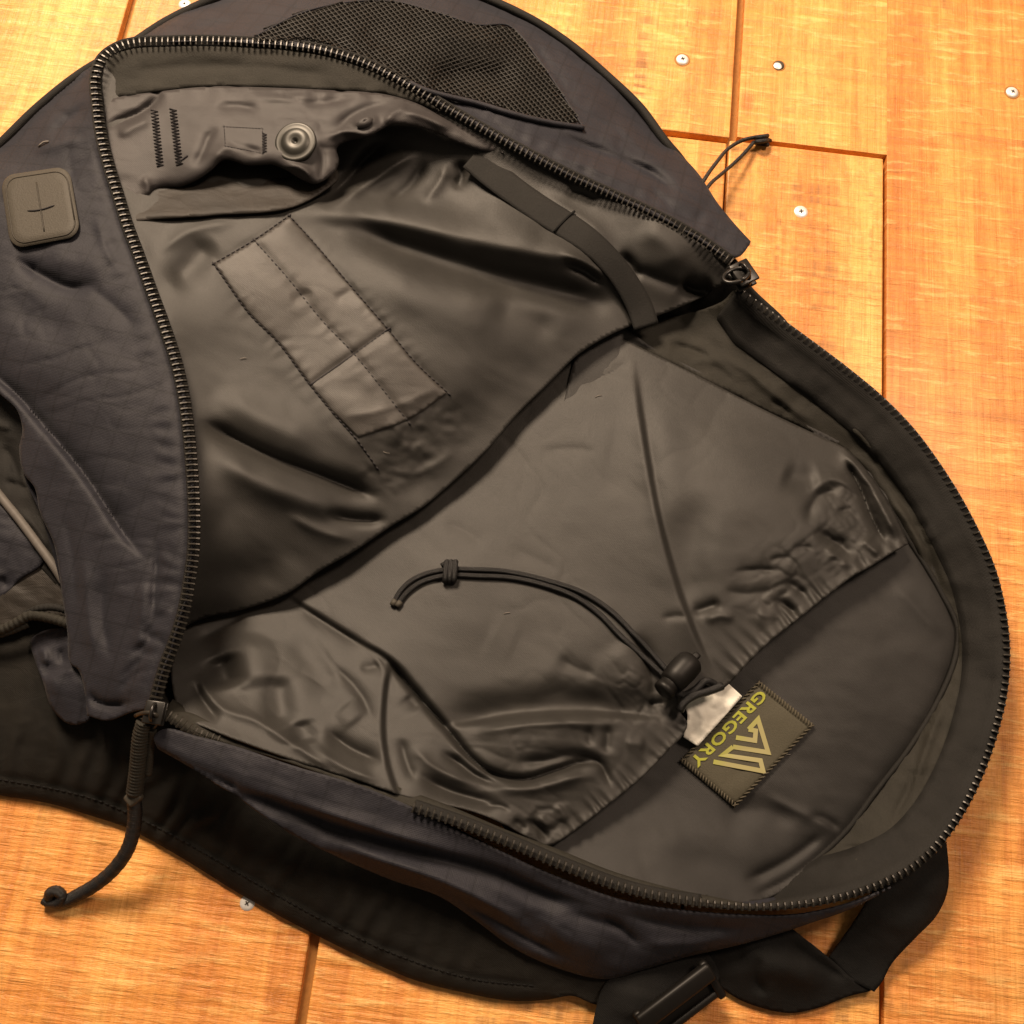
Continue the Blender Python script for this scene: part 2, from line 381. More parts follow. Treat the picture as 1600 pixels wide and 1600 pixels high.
def wood():
    t = NT('varnished_rough_sawn_pine')
    oi = t.n.new('ShaderNodeObjectInfo').outputs['Random']
    cx = t.n.new('ShaderNodeCombineXYZ'); t.L(t.math('MULTIPLY', oi, 7.), cx.inputs[0]); t.L(t.math('MULTIPLY', oi, 13.), cx.inputs[1]); t.L(t.math('MULTIPLY', oi, 3.), cx.inputs[2])
    add = t.n.new('ShaderNodeVectorMath'); add.operation = 'ADD'; t.L(t.tc, add.inputs[0]); t.L(cx.outputs[0], add.inputs[1]); v = add.outputs[0]
    wob = t.noise(t.mapping((4, 1.5, 4), src=v), 1, 2)
    broad = t.noise(t.mapping((16, .8, 16), src=v), 1, 3, .5, .4)
    band = t.noise(t.mapping((60, 1.4, 60), src=v), 1, 4, .6, .5)
    fib = t.noise(t.mapping((420, 9, 420), src=v), 1, 4, .6)
    saw = t.noise(t.mapping((7, 120, 7), (0, 0, .10), src=v), 1, 4, .6, .3)
    sawc = t.noise(t.mapping((2.2, 26, 2.2), (0, 0, .12), src=v), 1, 2, .5)
    patch = t.noise(t.mapping((9, 5, 9), src=v), 1, 3)
    f = t.math('ADD', t.math('MULTIPLY', broad, .55), t.math('MULTIPLY', band, .45))
    f = t.math('ADD', f, t.math('MULTIPLY', t.math('SUBTRACT', saw, .5), .20))
    f = t.math('ADD', f, t.math('MULTIPLY', t.math('SUBTRACT', fib, .5), .12))
    f = t.math('ADD', f, t.math('MULTIPLY', t.math('SUBTRACT', oi, .5), .06))
    col = t.ramp(f, [(.27, (.40,.128,.024)), (.40, (.61,.226,.045)), (.51, (.76,.330,.075)), (.64, (.87,.455,.122))])
    wv = t.n.new('ShaderNodeTexWave'); wv.bands_direction = 'X'; wv.wave_profile = 'SAW'; t.L(t.mapping((1, .10, 1), src=v), wv.inputs['Vector'])
    for k_, q_ in (('Scale', 24.), ('Distortion', 9.), ('Detail', 4.), ('Detail Scale', 1.3), ('Detail Roughness', .6)): wv.inputs[k_].default_value = q_
    ring = t.ramp(wv.outputs['Fac'], [(.62, (0,0,0)), (.93, (1,1,1)), (1., (0,0,0))])
    col = t.mix(t.math('MULTIPLY', ring, .16), col, (.36, .115, .022))
    pale = t.noise(t.mapping((28, 190, 28), (0, 0, .07), src=v), 1, 5, .7, .3)
    col = t.mix(t.math('MULTIPLY', t.ramp(pale, [(.54, (0,0,0)), (.64, (1,1,1))]), .55), col, (.90, .56, .19))
    blotch = t.noise(t.mapping((17, 6, 17), src=v), 1, 6, .7, 1.2)
    col = t.mix(t.math('MULTIPLY', t.ramp(blotch, [(.50, (0,0,0)), (.66, (1,1,1))]), .46), col, (.50, .150, .028))
    scr = t.noise(t.mapping((160, 60, 160), src=v), 1, 6, .75, .5)
    col = t.mix(.5, col, t.ramp(scr, [(.32, (.62,.58,.52)), (.5, (1,1,1)), (.68, (1.18,1.2,1.25))]), 'MULTIPLY')
    # dark saw dashes where fibre bands and kerf marks cross
    bm_ = t.ramp(band, [(.50, (0,0,0)), (.66, (1,1,1))]); sm_ = t.ramp(saw, [(.46, (0,0,0)), (.58, (1,1,1))]); pm = t.ramp(patch, [(.46, (0,0,0)), (.62, (1,1,1))])
    d = t.math('MULTIPLY', t.math('MULTIPLY', bm_, sm_), pm)
    col = t.mix(t.math('MULTIPLY', d, .72), col, (.20, .075, .018))
    ln = t.ramp(sawc, [(.60, (0,0,0)), (.635, (1,1,1)), (.66, (0,0,0))])
    col = t.mix(t.math('MULTIPLY', ln, .28), col, (.30, .10, .02))
    vor = t.n.new('ShaderNodeTexVoronoi'); vor.inputs['Scale'].default_value = 1; t.L(t.mapping((9, 4.5, 1), src=v), vor.inputs['Vector'])
    kn = t.ramp(vor.outputs['Distance'], [(.025, (1,1,1)), (.07, (0,0,0))])
    col = t.mix(t.math('MULTIPLY', kn, .55), col, (.19, .05, .012))
    h = t.math('ADD', t.math('MULTIPLY', saw, .8), t.math('ADD', t.math('MULTIPLY', fib, .35), t.math('MULTIPLY', sawc, .8)))
    h = t.math('ADD', h, t.math('MULTIPLY', pale, .7))
    b = t.bump(h, .0022)
    t.set(Base_Color=col, Roughness=t.ramp(saw, [(.3, (.42,)*3), (.7, (.62,)*3)]), Normal=b)
    t.b.inputs['Coat Weight'].default_value = .12; t.b.inputs['Coat Roughness'].default_value = .25
    return t.m
MAT['wood'] = wood()
MAT['subfloor'] = simple('dark_gap_wood', (.34, .150, .030), .8)

# ================================================================== FLOOR
floor = link('floor', mesh_np('floor', [(-1.4,-1.4,-.0065),(1.4,-1.4,-.0065),(1.4,1.4,-.0065),(-1.4,1.4,-.0065)], [(0,1,2,3)], False), MAT['subfloor'])
floor['kind'] = 'structure'
def plank(x0, x1, y0, y1, dz=0., bev=.0011):
    bm = bmesh.new(); th = .022
    bm_box(bm, x1-x0, y1-y0, th, ((x0+x1)/2, (y0+y1)/2, -th/2 + dz), bev, 2)
    return bm_obj('plank', bm, MAT['wood'], floor, sm=False)
X = lambda px, py: float(U(px, py)[0]); Yw = lambda px, py: float(U(px, py)[1])
xA = X(196, 37); xB = X(480, 1535); xC = X(1152, 110); xC2 = X(1135, 270); xD = X(1385, 420)
jy4 = Yw(1265, 231); jy3 = Yw(1080, 212); g = .0028
P = {}
P['l'] = plank(xA-.215, xA-g, -1.3, 1.3); plank(xA-.36, xA-.219, -1.3, 1.3); plank(xA-.56, xA-.364, -1.3, 1.3); plank(xA-.74, xA-.564, -1.3, 1.3)
P['ab'] = plank(xA+g, xB-g, -1.3, 1.3, .0004)
P['bc_far'] = plank(xB+g, xC-g, jy3+.0024, 1.3); P['bc'] = plank(xB+g, xC2-.0009, -1.3, jy3-.0024, -.0004)
P['cd_far'] = plank(xC+g, xD+.00012, jy4+.002, 1.3, 0., .0003); P['cd'] = plank(xC2+.0009, xD-.0026, -1.3, jy4-.002, .0005)
P['d'] = plank(xD+.0002, xD+.19, -1.3, 1.3, 0., .0003); plank(xD+.194, xD+.36, -1.3, 1.3); plank(xD+.364, xD+.52, -1.3, 1.3); plank(xD+.524, xD+.72, -1.3, 1.3)
def screw(px, py, pl, r=.0048, dark=False, a=0.):
    bm = bmesh.new(); bm_lathe(bm, [(r*1.02, -.001), (r, .0004), (r*.92, .0010), (r*.6, .0015), (r*.2, .0017), (0, .0017)], 24)
    bmesh.ops.rotate(bm, cent=(0,0,0), matrix=Matrix.Rotation(.05, 3, 'X'), verts=bm.verts)
    m = Matrix.Translation(V(px, py, -.25)) @ Matrix.Rotation(a, 4, 'Z')
    ring_ = bmesh.new(); bm_lathe(ring_, [(r*1.28, .00030), (r*1.18, .00062), (r*1.02, .00048), (r*.98, .0002)], 24); bm_obj('countersink', ring_, MAT['subfloor'], pl, m)
    s = bm_obj('screw', bm, MAT['screw_dark' if dark else 'screw'], pl, m)
    if dark:
        bm = bmesh.new(); bm_lathe(bm, [(r*.8, .0012), (r*.5, .0019), (0, .0021)], 20, Matrix.Translation((-r*.25, -r*.25, 0))); bm_obj('screw_face', bm, MAT['screw'], s, m)
    else:
        for q in (0, math.pi/2):
            bm = bmesh.new(); bm_box(bm, r*.62, r*.15, .0006, (0, 0, .0017), 0, 1, Matrix.Rotation(q, 4, 'Z')); bm_obj('cross_slot', bm, MAT['screw_dark'], s, m, False)
screw(1066, 94, P['bc_far'], a=.4); screw(1217, 103, P['cd_far'], .0040, True); screw(1581, 145, P['d'], a=1.); screw(1251, 332, P['cd'], .0052, a=.2)
screw(387, 1411, P['ab'], .0045, a=.7); screw(289, 8, P['ab'], .0048, a=.3)

# ================================================================== BACKPACK
bag = bpy.data.objects.new('backpack', None); COL.objects.link(bag); bag.empty_display_size = .05
bag['label'] = 'navy nylon backpack lying unzipped and wide open on the wooden floor'; bag['category'] = 'backpack'

# --- curves (photo pixel, pixel, height mm)
ZL = [(243,1098,68),(246,1085,69),(259,1040,71),(276,995,73),(289,950,75),(297,905,76),(303,860,77),(304,800,78),(301,740,78),(296,680,78),(288,620,77),(276,565,76),(258,510,75),(236,450,73),(217,397,71),(199,349,70),(184,300,69),(171,259,68),(159,210,67),(152,157,66),(150,120,65),(160,92,64),(185,74,63.5),(212,67,63),(262,65,63),(319,64,63),(375,66,63),(450,71,62),(506,79,62),(560,95,61),(600,113,60),(650,141,59),(710,176,57),(781,217,55),(837,247,54),(894,276,53),(950,302,52),(1006,328,51),(1062,356,50),(1100,379,49),(1142,409,47)]
ZR = [(1152,452,42),(1199,487,39),(1262,533,36),(1322,578,34),(1375,622,32),(1424,672,31),(1461,721,30),(1495,774,30),(1525,830,30),(1551,890,30),(1566,950,30),(1573,1010,30),(1570,1075,30),(1556,1139,31),(1536,1199,31),(1510,1255,32),(1476,1307,33),(1431,1352,34),(1375,1382,35),(1319,1401,36),(1244,1414,37),(1169,1417,38),(1094,1411,40),(1030,1401,42),(969,1386,44),(875,1351,48),(800,1319,51),(725,1289,55),(646,1262,56),(540,1222,56),(430,1184,56),(340,1158,57),(310,1147,59),(280,1129,64),(256,1114,66.5)]
VAL = [(285,985),(311,969),(375,954),(450,927),(500,892),(556,860),(612,822),(661,792),(710,751),(762,702),(811,645),(860,597),(905,553),(960,520),(1010,500),(1062,480),(1110,455),(1142,432)]
SEAM = [(965,525),(1030,557),(1100,592),(1200,643),(1300,692),(1335,715),(1378,775),(1425,850),(1470,925),(1497,985),(1492,1030),(1468,1090),(1420,1170),(1370,1235),(1325,1295),(1290,1330),(1230,1375),(1175,1402)]
zl3 = lambda a: [(p[0], p[1], p[2]) for p in a]
def offset_curve(C, d):
    C = smooth(C, 12); T = np.gradient(C[:, :2], axis=0); T /= np.linalg.norm(T, axis=1)[:, None]
    N = np.stack([-T[:,1], T[:,0]], 1); R = C.copy(); R[:, :2] += N * d; return R
def pick(curve, lo, hi):
    return curve[lo:hi]

# --- back panel lining (flat, carries the label)
H_back = Height([(1350,1050,15),(1300,1150,15),(1200,1250,16),(1100,1330,20),(1000,1250,18),(1497,985,9),(1425,850,10),(1300,692,12),(1100,592,14),(965,525,16),(1470,1090,9),(1370,1235,10),(1290,1330,12),(1175,1405,22),(1000,1385,36),(1100,1400,30),(900,1330,30),(800,1250,22),(1150,800,13),(900,900,13),(1200,1000,13),(700,1100,14),(600,900,10)],
    [('g', [(1330,900),(1380,960),(1430,1020)], 26, -1.5), ('g', [(1390,905),(1440,960),(1475,1000)], 14, 1.6),
     ('g', [(1190,1240),(1230,1260),(1290,1290),(1310,1312)], 12, 2.6), ('g', [(1260,1275),(1290,1280),(1315,1300)], 8, -3.0),
     ('g', [(1120,1280),(1190,1265),(1250,1290)], 22, -3.0), ('g', [(1000,1330),(1090,1310),(1170,1330),(1240,1350)], 30, 3.),
     ('g', [(1160,1380),(1230,1345),(1290,1300)], 12, -4, {'taper': .2}), ('g', [(1200,1100),(1290,1180),(1330,1240)], 20, .9),
     ('c', SEAM, 9, -4, {'taper': .02}), ('g', [(1130,1230),(1180,1180)], 18, -.8)],
    [(.7, 90, 60, .5)])
cloth('back_panel_lining', [(940,500),(1030,549),(1100,584),(1200,635),(1300,684),(1342,708),(1386,770),(1433,846),(1478,920),(1506,985),(1500,1034),(1476,1096),(1428,1176),(1378,1241),(1333,1301),(1298,1338),(1236,1384),(1170,1412),(1090,1408),(1000,1390),(900,1352),(800,1310),(760,1200),(760,1000),(850,760)], H_back, MAT['lining_flat'], bag)

# --- side gusset that rises from the seam to the zip
zr_w = ZR[:21]
gus = [(p[0]-2, p[1]) for p in ZR[:22]]
gus_poly = [(1130,470)] + gus + [(1169,1417)] + [(p[0], p[1]) for p in SEAM[::-1]]
H_gus = Height([(p[0], p[1], p[2]-2) for p in ZR[:23:2]] + [(p[0], p[1], 8.5) for p in SEAM[4:]] + [(965,525,10),(1030,557,13),(1100,592,13),(1200,643,12), (1060,500,10),(1120,500,18), (1180,560,19), (1390,700,22),(1480,850,20),(1525,1000,20),(1500,1130,20),(1420,1270,20)],
    [('g', [(1100,545),(1160,575),(1240,640),(1290,670)], 12, 3.), ('g', [(1040,535),(1085,548),(1120,565)], 5, -3.5),
     ('g', [(1070,570),(1110,560),(1160,600)], 10, 2.2), ('c', [(1200,625),(1225,635),(1240,650)], 5, -2.5),
     ('c', [(1320,665),(1370,725),(1425,805),(1452,870),(1480,945)], 6, -3.2, {'taper': .15}), ('g', [(1325,660),(1350,690),(1375,720)], 9, 3.),
     ('g', [(1385,770),(1430,835),(1455,890)], 9, 4.), ('g', [(1445,820),(1452,850)], 9, 2.5), ('g', [(1430,860),(1450,905),(1480,960)], 8, 2.),
     ('g', [(1480,1085),(1440,1190),(1420,1250)], 9, 3.2), ('c', [(1440,1180),(1420,1230),(1390,1290)], 5, -3.), ('g', [(1350,1330),(1330,1350),(1310,1365)], 10, 2.5),
     ('c', [(1310,1325),(1345,1328),(1350,1345)], 4, -2.5), ('g', [(1260,1365),(1300,1378)], 8, -2.), ('c', [(1330,705),(1375,770),(1422,845)], 6, -3)],
    [(.9, 40, 24, .8)])
cloth('side_gusset', gus_poly, H_gus, MAT['olive_tape'], bag)
tubes('seam_groove_shade', [(path3([(x, y, 8.2) for x, y in SEAM[6:]]), .0017)], MAT['tape'], bag, 8)  # thin black tube along the seam, stands in for the groove's shade

# --- drawstring pocket that covers most of the back lining
hemA = [(1420,850),(1396,862),(1362,884),(1336,898),(1300,925),(1250,965),(1200,1005),(1160,1045),(1142,1066)]
hemB = [(1064,1114),(1074,1130),(1066,1150),(1048,1168),(1006,1212),(960,1250),(900,1296),(862,1322)]
H_poc = Height([(1000,497,15),(860,597,12),(710,751,12),(556,860,12),(420,940,14),(311,969,17),(900,500,10),(740,650,10),(560,780,10),(900,900,27),(800,1000,29),(950,760,25),(1000,680,24),(700,900,25),(1080,760,30),(1120,860,33),(1200,780,33),(1250,850,33),(1300,925,26),(1200,1005,26),(1142,1064,24),(1420,850,20),(1100,598,17),(1300,697,17),(1200,700,26),(1064,1110,27),(1000,1060,31),(1006,1212,29),(862,1322,36),(800,1290,44),(640,1245,50),(480,1195,53),(330,1135,55),(290,1110,52),(700,1200,40),(500,1080,36),(400,1030,32),(300,1000,24),(620,1000,28),(960,1150,34),(900,1250,36),(330,1060,36),(275,1040,40)],
    [ # right bellows
     ('g', [(1020,620),(1040,740),(1065,860)], 34, 2.5),
     ('s', [(990,552),(998,620),(1010,700),(1026,790),(1048,878),(1074,958),(1104,1028),(1124,1066)], 3.2, 4.6, {'fall': 34, 'taper': .25}),
     ('g', [(1090,760),(1078,840),(1078,910),(1092,970)], 31.2, -3.5), ('g', [(1110,640),(1150,760),(1180,850)], 65, 2.0),
     ('g', [(1221,738),(1250,748),(1282,742)], 19.5, -3.4), ('g', [(1262,775),(1300,748),(1345,770)], 15.6, 3.), ('g', [(1262,822),(1268,792),(1284,772),(1318,762)], 11.7, -3.8),
     ('g', [(1272,826),(1305,846),(1338,874)], 13, -5.5), ('g', [(1280,856),(1306,870),(1330,892)], 11.7, 3.2), ('g', [(1345,840),(1362,858),(1378,868)], 11.7, 4.),
     ('g', [(1310,700),(1350,745),(1382,800),(1404,846)], 14.3, 6.5, {'taper': .2}), ('c', [(1318,716),(1342,758),(1364,812),(1388,856)], 6, -7., {'taper': .2}),
     ('c', [(1238,860),(1256,854),(1274,858)], 4, -2.2), ('c', [(1200,876),(1216,872),(1236,872)], 4, -2.2), ('c', [(1142,895),(1180,890),(1228,892)], 5, -2.8), ('g', [(1130,922),(1165,928),(1210,920)], 10.4, -2.),
     ('g', [(1078,958),(1102,950),(1128,940)], 10.4, -4), ('g', [(1100,972),(1125,962),(1150,968)], 10.4, 2.6), ('g', [(1208,936),(1228,946),(1248,960)], 7.8, -3.4), ('g', [(1224,906),(1244,918),(1266,934)], 10.4, -2.8), ('g', [(1180,960),(1215,965)], 13, 1.8),
     ('p', hemA, 36, 2.0, {'lam': 21, 'taper': .08}), ('c', [(1298,872),(1320,880)], 4, -2), ('c', [(1306,800),(1330,795)], 3, -2),
     ('g', hemA, 18, 3.0, {'taper': .05}),
     # lower bellows
     ('s', [(430,916),(500,963),(560,1000),(610,1030),(650,1082),(700,1140)], 3, -2.4, {'fall': 34, 'taper': .18}),
     ('g', [(600,1024),(650,1082),(700,1140),(738,1186),(772,1209),(820,1217),(872,1202),(915,1190),(942,1196)], 6, -8.0, {'taper': .1}),
     ('s', [(610,1031),(602,1080),(599,1140),(605,1190),(618,1232),(630,1256)], 3., 3.6, {'fall': 26, 'taper': .15}),
     ('g', [(470,945),(530,985),(580,1015)], 18.2, -2.6), ('g', [(588,1040),(598,1034)], 13, 2),
     ('a', [(672,1132),(740,1124),(800,1114),(880,1109),(960,1111),(1030,1117),(1060,1118)], 7, -9, {'fall': 30, 'taper': .25}), ('g', [(720,1150),(800,1136),(880,1130),(970,1132)], 16, 4),
     ('g', [(685,1174),(715,1190),(745,1212),(790,1230)], 10.4, -5.5), ('g', [(700,1160),(740,1195),(775,1212)], 11.7, 2.), ('g', [(760,1230),(830,1233),(900,1215),(940,1212)], 15.6, 4.6),
     ('g', [(740,1160),(820,1158),(900,1150)], 31.2, 4.0), ('g', [(800,1192),(850,1188),(900,1178),(925,1180)], 11.7, -4.2), ('g', [(880,1190),(915,1182),(938,1192),(948,1212),(956,1235)], 9.1, -5.),
     ('g', [(648,1208),(695,1232),(745,1248),(790,1258)], 18.2, -7.5), ('g', [(640,1165),(680,1200),(740,1228)], 15.6, 3.2), ('g', [(625,1150),(635,1190),(650,1225)], 13, -3),
     ('g', [(915,1135),(922,1150),(920,1168)], 9.1, -2.4), ('g', [(948,1130),(950,1155),(945,1180)], 11.7, -3.4), ('g', [(975,1160),(1010,1165)], 18.2, 2.2),
     ('c', [(752,1262),(780,1258),(800,1268)], 4, -2.6), ('g', [(822,1278),(845,1296),(858,1316)], 7.8, -5), ('g', [(800,1280),(825,1300)], 9.1, -3), ('g', [(840,1275),(860,1295)], 9.1, 2.4), ('g', [(870,1255),(885,1285)], 13, 2.4),
     ('g', [(342,1022),(350,1045),(358,1078)], 24, -9), ('g', [(310,1050),(322,1080),(345,1106),(400,1126),(450,1158),(520,1203)], 14, 3., {'taper': .1}), ('g', [(300,1062),(318,1095),(345,1130)], 12, -4),
     ('g', [(432,1052),(436,1090),(443,1142)], 22, -5), ('g', [(466,1125),(472,1145),(478,1166)], 20, -3.5), ('g', [(520,1040),(560,1080),(585,1130)], 12, -2.5),
     ('g', [(448,985),(480,1020),(505,1060),(535,1085)], 24, -2.6), ('g', [(505,1138),(550,1170),(602,1192)], 16.9, -5.5), ('g', [(480,1160),(540,1200),(600,1222)], 18.2, 3.5), ('g', [(400,985),(390,1040),(400,1080)], 33.8, 4.), ('g', [(535,1100),(560,1130)], 20.8, 2),
     ('g', [(560,1044),(585,1042),(604,1033)], 10.4, -2.), ('g', [(635,1085),(655,1110)], 18.2, -2.5), ('g', [(390,960),(330,990),(300,1005)], 15.6, -3),
     # middle of the sleeve
     ('g', [(870,1026),(900,1044),(935,1056)], 18.2, -2.4), ('g', [(840,1066),(900,1090),(960,1098)], 20.8, -2.2), ('g', [(985,985),(1010,1020),(1020,1070),(1030,1105)], 18.2, -4.2), ('g', [(960,1000),(985,1040),(1000,1090)], 23.4, 2.2),
     ('c', [(1030,968),(1060,962),(1078,966)], 6, -1.8), ('g', [(690,815),(730,832),(762,856)], 15.6, -1.0), ('g', [(790,850),(850,880),(880,895)], 18.2, -.9), ('g', [(840,705),(890,702),(940,706)], 13, -.9),
     ('g', [(960,700),(900,690)], 39, .6), ('g', [(760,990),(810,1010)], 28.6, .8), ('g', [(1040,1040),(1055,1080),(1060,1112)], 11.7, 4), ('g', [(1010,1100),(1046,1098)], 9.1, -4), ('c', [(988,560),(960,580),(905,600)], 8, -1.2),
     ('p', hemB, 26, 1.7, {'lam': 20, 'taper': .1}), ('g', hemB, 12, 2.0, {'taper': .05})],
    [(.5, 110, 70, .6), (.5, 120, 60, .7, 1)])
class Creases:
    def __init__(s, H, spots): s.H = H; s.spots = spots
    def __call__(s, px, py):
        z = s.H(px, py); px = np.asarray(px, float); py = np.asarray(py, float)
        for cx, cy, rx, ry, amp, lx, ly, an in s.spots:
            c, t = math.cos(an), math.sin(an); dx, dy = px - cx, py - cy; u, w = dx*c + dy*t, -dx*t + dy*c
            m = np.exp(-((u / rx)**2 + (w / ry)**2)**1.5)
            wv_ = .35 * vnoise(u / 40 + 4, w / 40 + 9)
            z = z - amp * m * (np.exp(-np.abs(vnoise(u / lx + cx + wv_, w / ly + cy + wv_)) * 8) + .5 * np.exp(-np.abs(vnoise(u / lx * 2.1 + 5, w / ly * 2.1 + 8 + wv_)) * 8))
        return z
H_poc = Creases(H_poc, [(470,1090,170,90,.45,120,44,.62), (830,1190,170,80,.6,120,34,.1), (1270,880,150,60,1.5,44,22,-.65), (1340,790,60,60,1.4,36,20,.9), (1000,1090,60,60,1.4,34,16,.8), (860,1290,60,40,1.5,28,16,.4)])
pocket = cloth('drawstring_pocket', [(905,500),(962,524),(962,524),(1030,557),(1100,592),(1200,643),(1295,688),(1320,700),(1360,742),(1398,802),(1420,850),(1420,850)] + hemA[1:] + [(1124,1078),(1104,1070),(1084,1078),(1064,1114),(1064,1114)] + hemB[1:] + [(862,1322),(836,1314),(800,1294),(740,1268),(640,1246),(560,1220),(480,1195),(400,1167),(330,1140),(286,1118),(268,1060),(280,990),(330,900),(500,800),(640,690),(790,540)], H_poc, MAT['lining'], bag, s=3.2)

# --- front panel lining, seen from inside
H_fr = Height([(x, y, 25) for x, y in VAL[1:14:2]] + [(1062,480,22),(1110,455,30),(1142,432,38),
    (340,915,38),(450,870,31),(560,800,30),(650,745,27),(740,665,27),(830,580,28),(930,500,27),(620,690,41),(720,605,41),(985,470,26),
    (500,500,50),(590,620,48),(690,550,47),(800,500,42),(350,800,52),(420,760,50),(500,690,46),(330,650,56),(300,560,60),(260,440,62),(230,370,62),(900,440,40),(1040,410,42),(1100,395,44),(950,330,45),(850,290,44),(700,300,36),(600,300,32),(520,270,32),(450,335,52),(330,335,55),(300,250,46),(200,200,52),(640,150,52),(760,220,50),(400,140,50),(250,120,52),(290,930,52),(304,800,66),(259,510,68),(199,349,64),(170,200,56), (600,400,50),(700,420,46)],
    [('a', [(430,326),(520,330),(620,344),(720,366),(820,388),(900,398),(965,398)], 20, 9, {'fall': 34, 'taper': .2}),
     ('g', [(535,352),(600,378),(700,412),(800,440),(900,462),(975,478)], 22, -12, {'taper': .2}),
     ('g', [(560,425),(680,470),(800,490)], 40, 4), ('g', [(760,470),(830,500),(880,520)], 26, -3.5),
     ('g', [(306,652),(360,682),(430,716),(510,746),(600,782)], 17, -9.5, {'taper': .18}), ('g', [(320,700),(400,752),(480,784),(560,806)], 20, 4.5), ('g', [(505,802),(560,812),(610,812)], 11, -6.5), ('g', [(330,612),(420,660),(510,700)], 24, 3.5),
     ('g', [(440,800),(500,830),(560,845)], 16, 3.), ('g', [(300,880),(380,900),(460,890)], 30, -3),
     ('g', [(264,446),(298,416),(336,372)], 22, -4.5), ('g', [(240,400),(300,360),(380,345)], 16, 2.5),
     ('g', [(495,322),(535,290),(575,245),(610,215)], 13, -10), ('g', [(515,328),(570,290),(630,250),(660,235)], 14, 7), ('g', [(600,320),(640,290),(668,250)], 12, -5), ('g', [(660,320),(690,280),(700,250)], 14, 4), ('g', [(712,300),(722,270),(716,248)], 14, -6),
     ('g', [(740,320),(800,350),(850,372)], 30, 3), ('g', [(840,300),(900,335),(960,380)], 18, 3.), ('g', [(965,395),(985,410),(1002,440)], 10, -5), ('g', [(870,395),(900,404),(930,420),(955,440)], 9, 4.5), ('g', [(880,410),(915,425),(945,448)], 8, -5),
     ('g', [(880,300),(905,300),(940,318)], 12, -3), ('g', [(1000,350),(1050,390),(1060,430)], 20, 2.5), ('g', [(990,420),(1040,440),(1075,452)], 14, -4), ('g', [(1060,440),(1090,455),(1120,452)], 18, -14),
     # stitched backing patch
     ('c', [(334,412),(397,375),(452,337)], 6, -1.1, {'taper': .05}), ('c', [(452,337),(487,375),(544,442),(606,514),(650,567),(702,616)], 6, -1.2, {'taper': .05}), ('c', [(397,375),(450,435),(502,499),(556,556),(601,612),(640,662)], 6, -1.3, {'taper': .05}), ('c', [(334,412),(360,450),(390,491),(435,536),(484,601),(521,646),(560,690)], 6, -1.2, {'taper': .05}),
     ('c', [(484,602),(520,576),(570,541),(610,512)], 4, -2.2, {'taper': .1}),
     ('p', [(334,412),(360,450),(390,491),(435,536),(484,601),(521,646),(560,690)], 18, .55, {'lam': 21}), ('p', [(397,375),(450,435),(502,499),(556,556),(601,612),(640,662)], 18, .5, {'lam': 24}), ('p', [(452,337),(487,375),(544,442),(606,514),(650,567),(702,616)], 16, .5, {'lam': 19}),
     ('c', [(520,655),(600,640),(700,600)], 8, 1.5), ('c', [(600,735),(650,740),(720,700)], 10, 2.0),
     ('g', [(452,470),(490,455)], 10, -1.5), ('g', [(520,470),(560,450)], 10, -1.5)],
    [(.6, 90, 60, .6)])
# crumpled zone where the stitched backing ends
_h0 = H_fr.__call__
class Crumple:
    def __init__(s, H, spots): s.H = H; s.spots = spots
    def __call__(s, px, py):
        z = s.H(px, py); px = np.asarray(px, float); py = np.asarray(py, float)
        for cx, cy, r, amp, l in s.spots:
            z = z + amp * np.exp(-((px-cx)**2 + (py-cy)**2) / r**2) * fbm(px / l + cx, py / l + cy, 3)
        return z
H_fr2 = Crumple(H_fr, [(640,690,55,1.3,22), (600,740,36,1.1,20), (700,650,32,1.,20)])
cloth('front_panel_lining', [(262,1060),(285,985)] + VAL[1:] + [(1142,415),(1100,384),(1062,361),(1006,333),(950,307),(894,281),(837,252),(781,222),(710,181),(650,147),(600,119),(540,95),(450,78),(375,73),(262,72),(190,82),(160,110),(158,157),(164,210),(176,259),(189,300),(204,349),(222,397),(241,450),(263,510),(281,565),(293,620),(301,680),(306,740),(309,800),(308,860),(302,905),(294,950),(280,995)], H_fr2, MAT['lining'], bag, s=4.)

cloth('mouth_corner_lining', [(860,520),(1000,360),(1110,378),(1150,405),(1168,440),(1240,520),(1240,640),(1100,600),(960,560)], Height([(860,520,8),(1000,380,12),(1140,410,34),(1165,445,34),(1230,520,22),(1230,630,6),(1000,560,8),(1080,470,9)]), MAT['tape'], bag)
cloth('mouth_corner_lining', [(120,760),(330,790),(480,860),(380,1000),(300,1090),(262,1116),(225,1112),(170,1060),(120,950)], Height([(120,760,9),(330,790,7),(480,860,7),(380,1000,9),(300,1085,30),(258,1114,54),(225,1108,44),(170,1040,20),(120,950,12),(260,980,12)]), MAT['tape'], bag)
# dark valley floor below the mouth fold and the inside of the front lip
H_tape_in = Height([(p[0], p[1], p[2]-1) for p in ZL[24:34]] + [(165,150,55),(240,141,55),(330,133,56),(400,134,56),(520,139,56),(600,144,55),(680,178,53)],
    [('g', [(200,110),(300,104),(420,106),(520,118)], 16, -1.5, {'taper': .1}), ('p', [(170,150),(330,133),(520,139),(660,160)], 12, .8, {'lam': 50, 'taper': .1})], [(.4, 60, 20, 0)])
cloth('inner_zip_facing', [(156,150),(156,112),(168,92),(200,78),(262,73),(319,72),(375,74),(450,79),(506,88),(560,104),(600,121),(660,154),(690,175),(650,160),(600,146),(520,140),(400,135),(330,134),(240,143),(180,152)], H_tape_in, MAT['olive_tape'], bag)

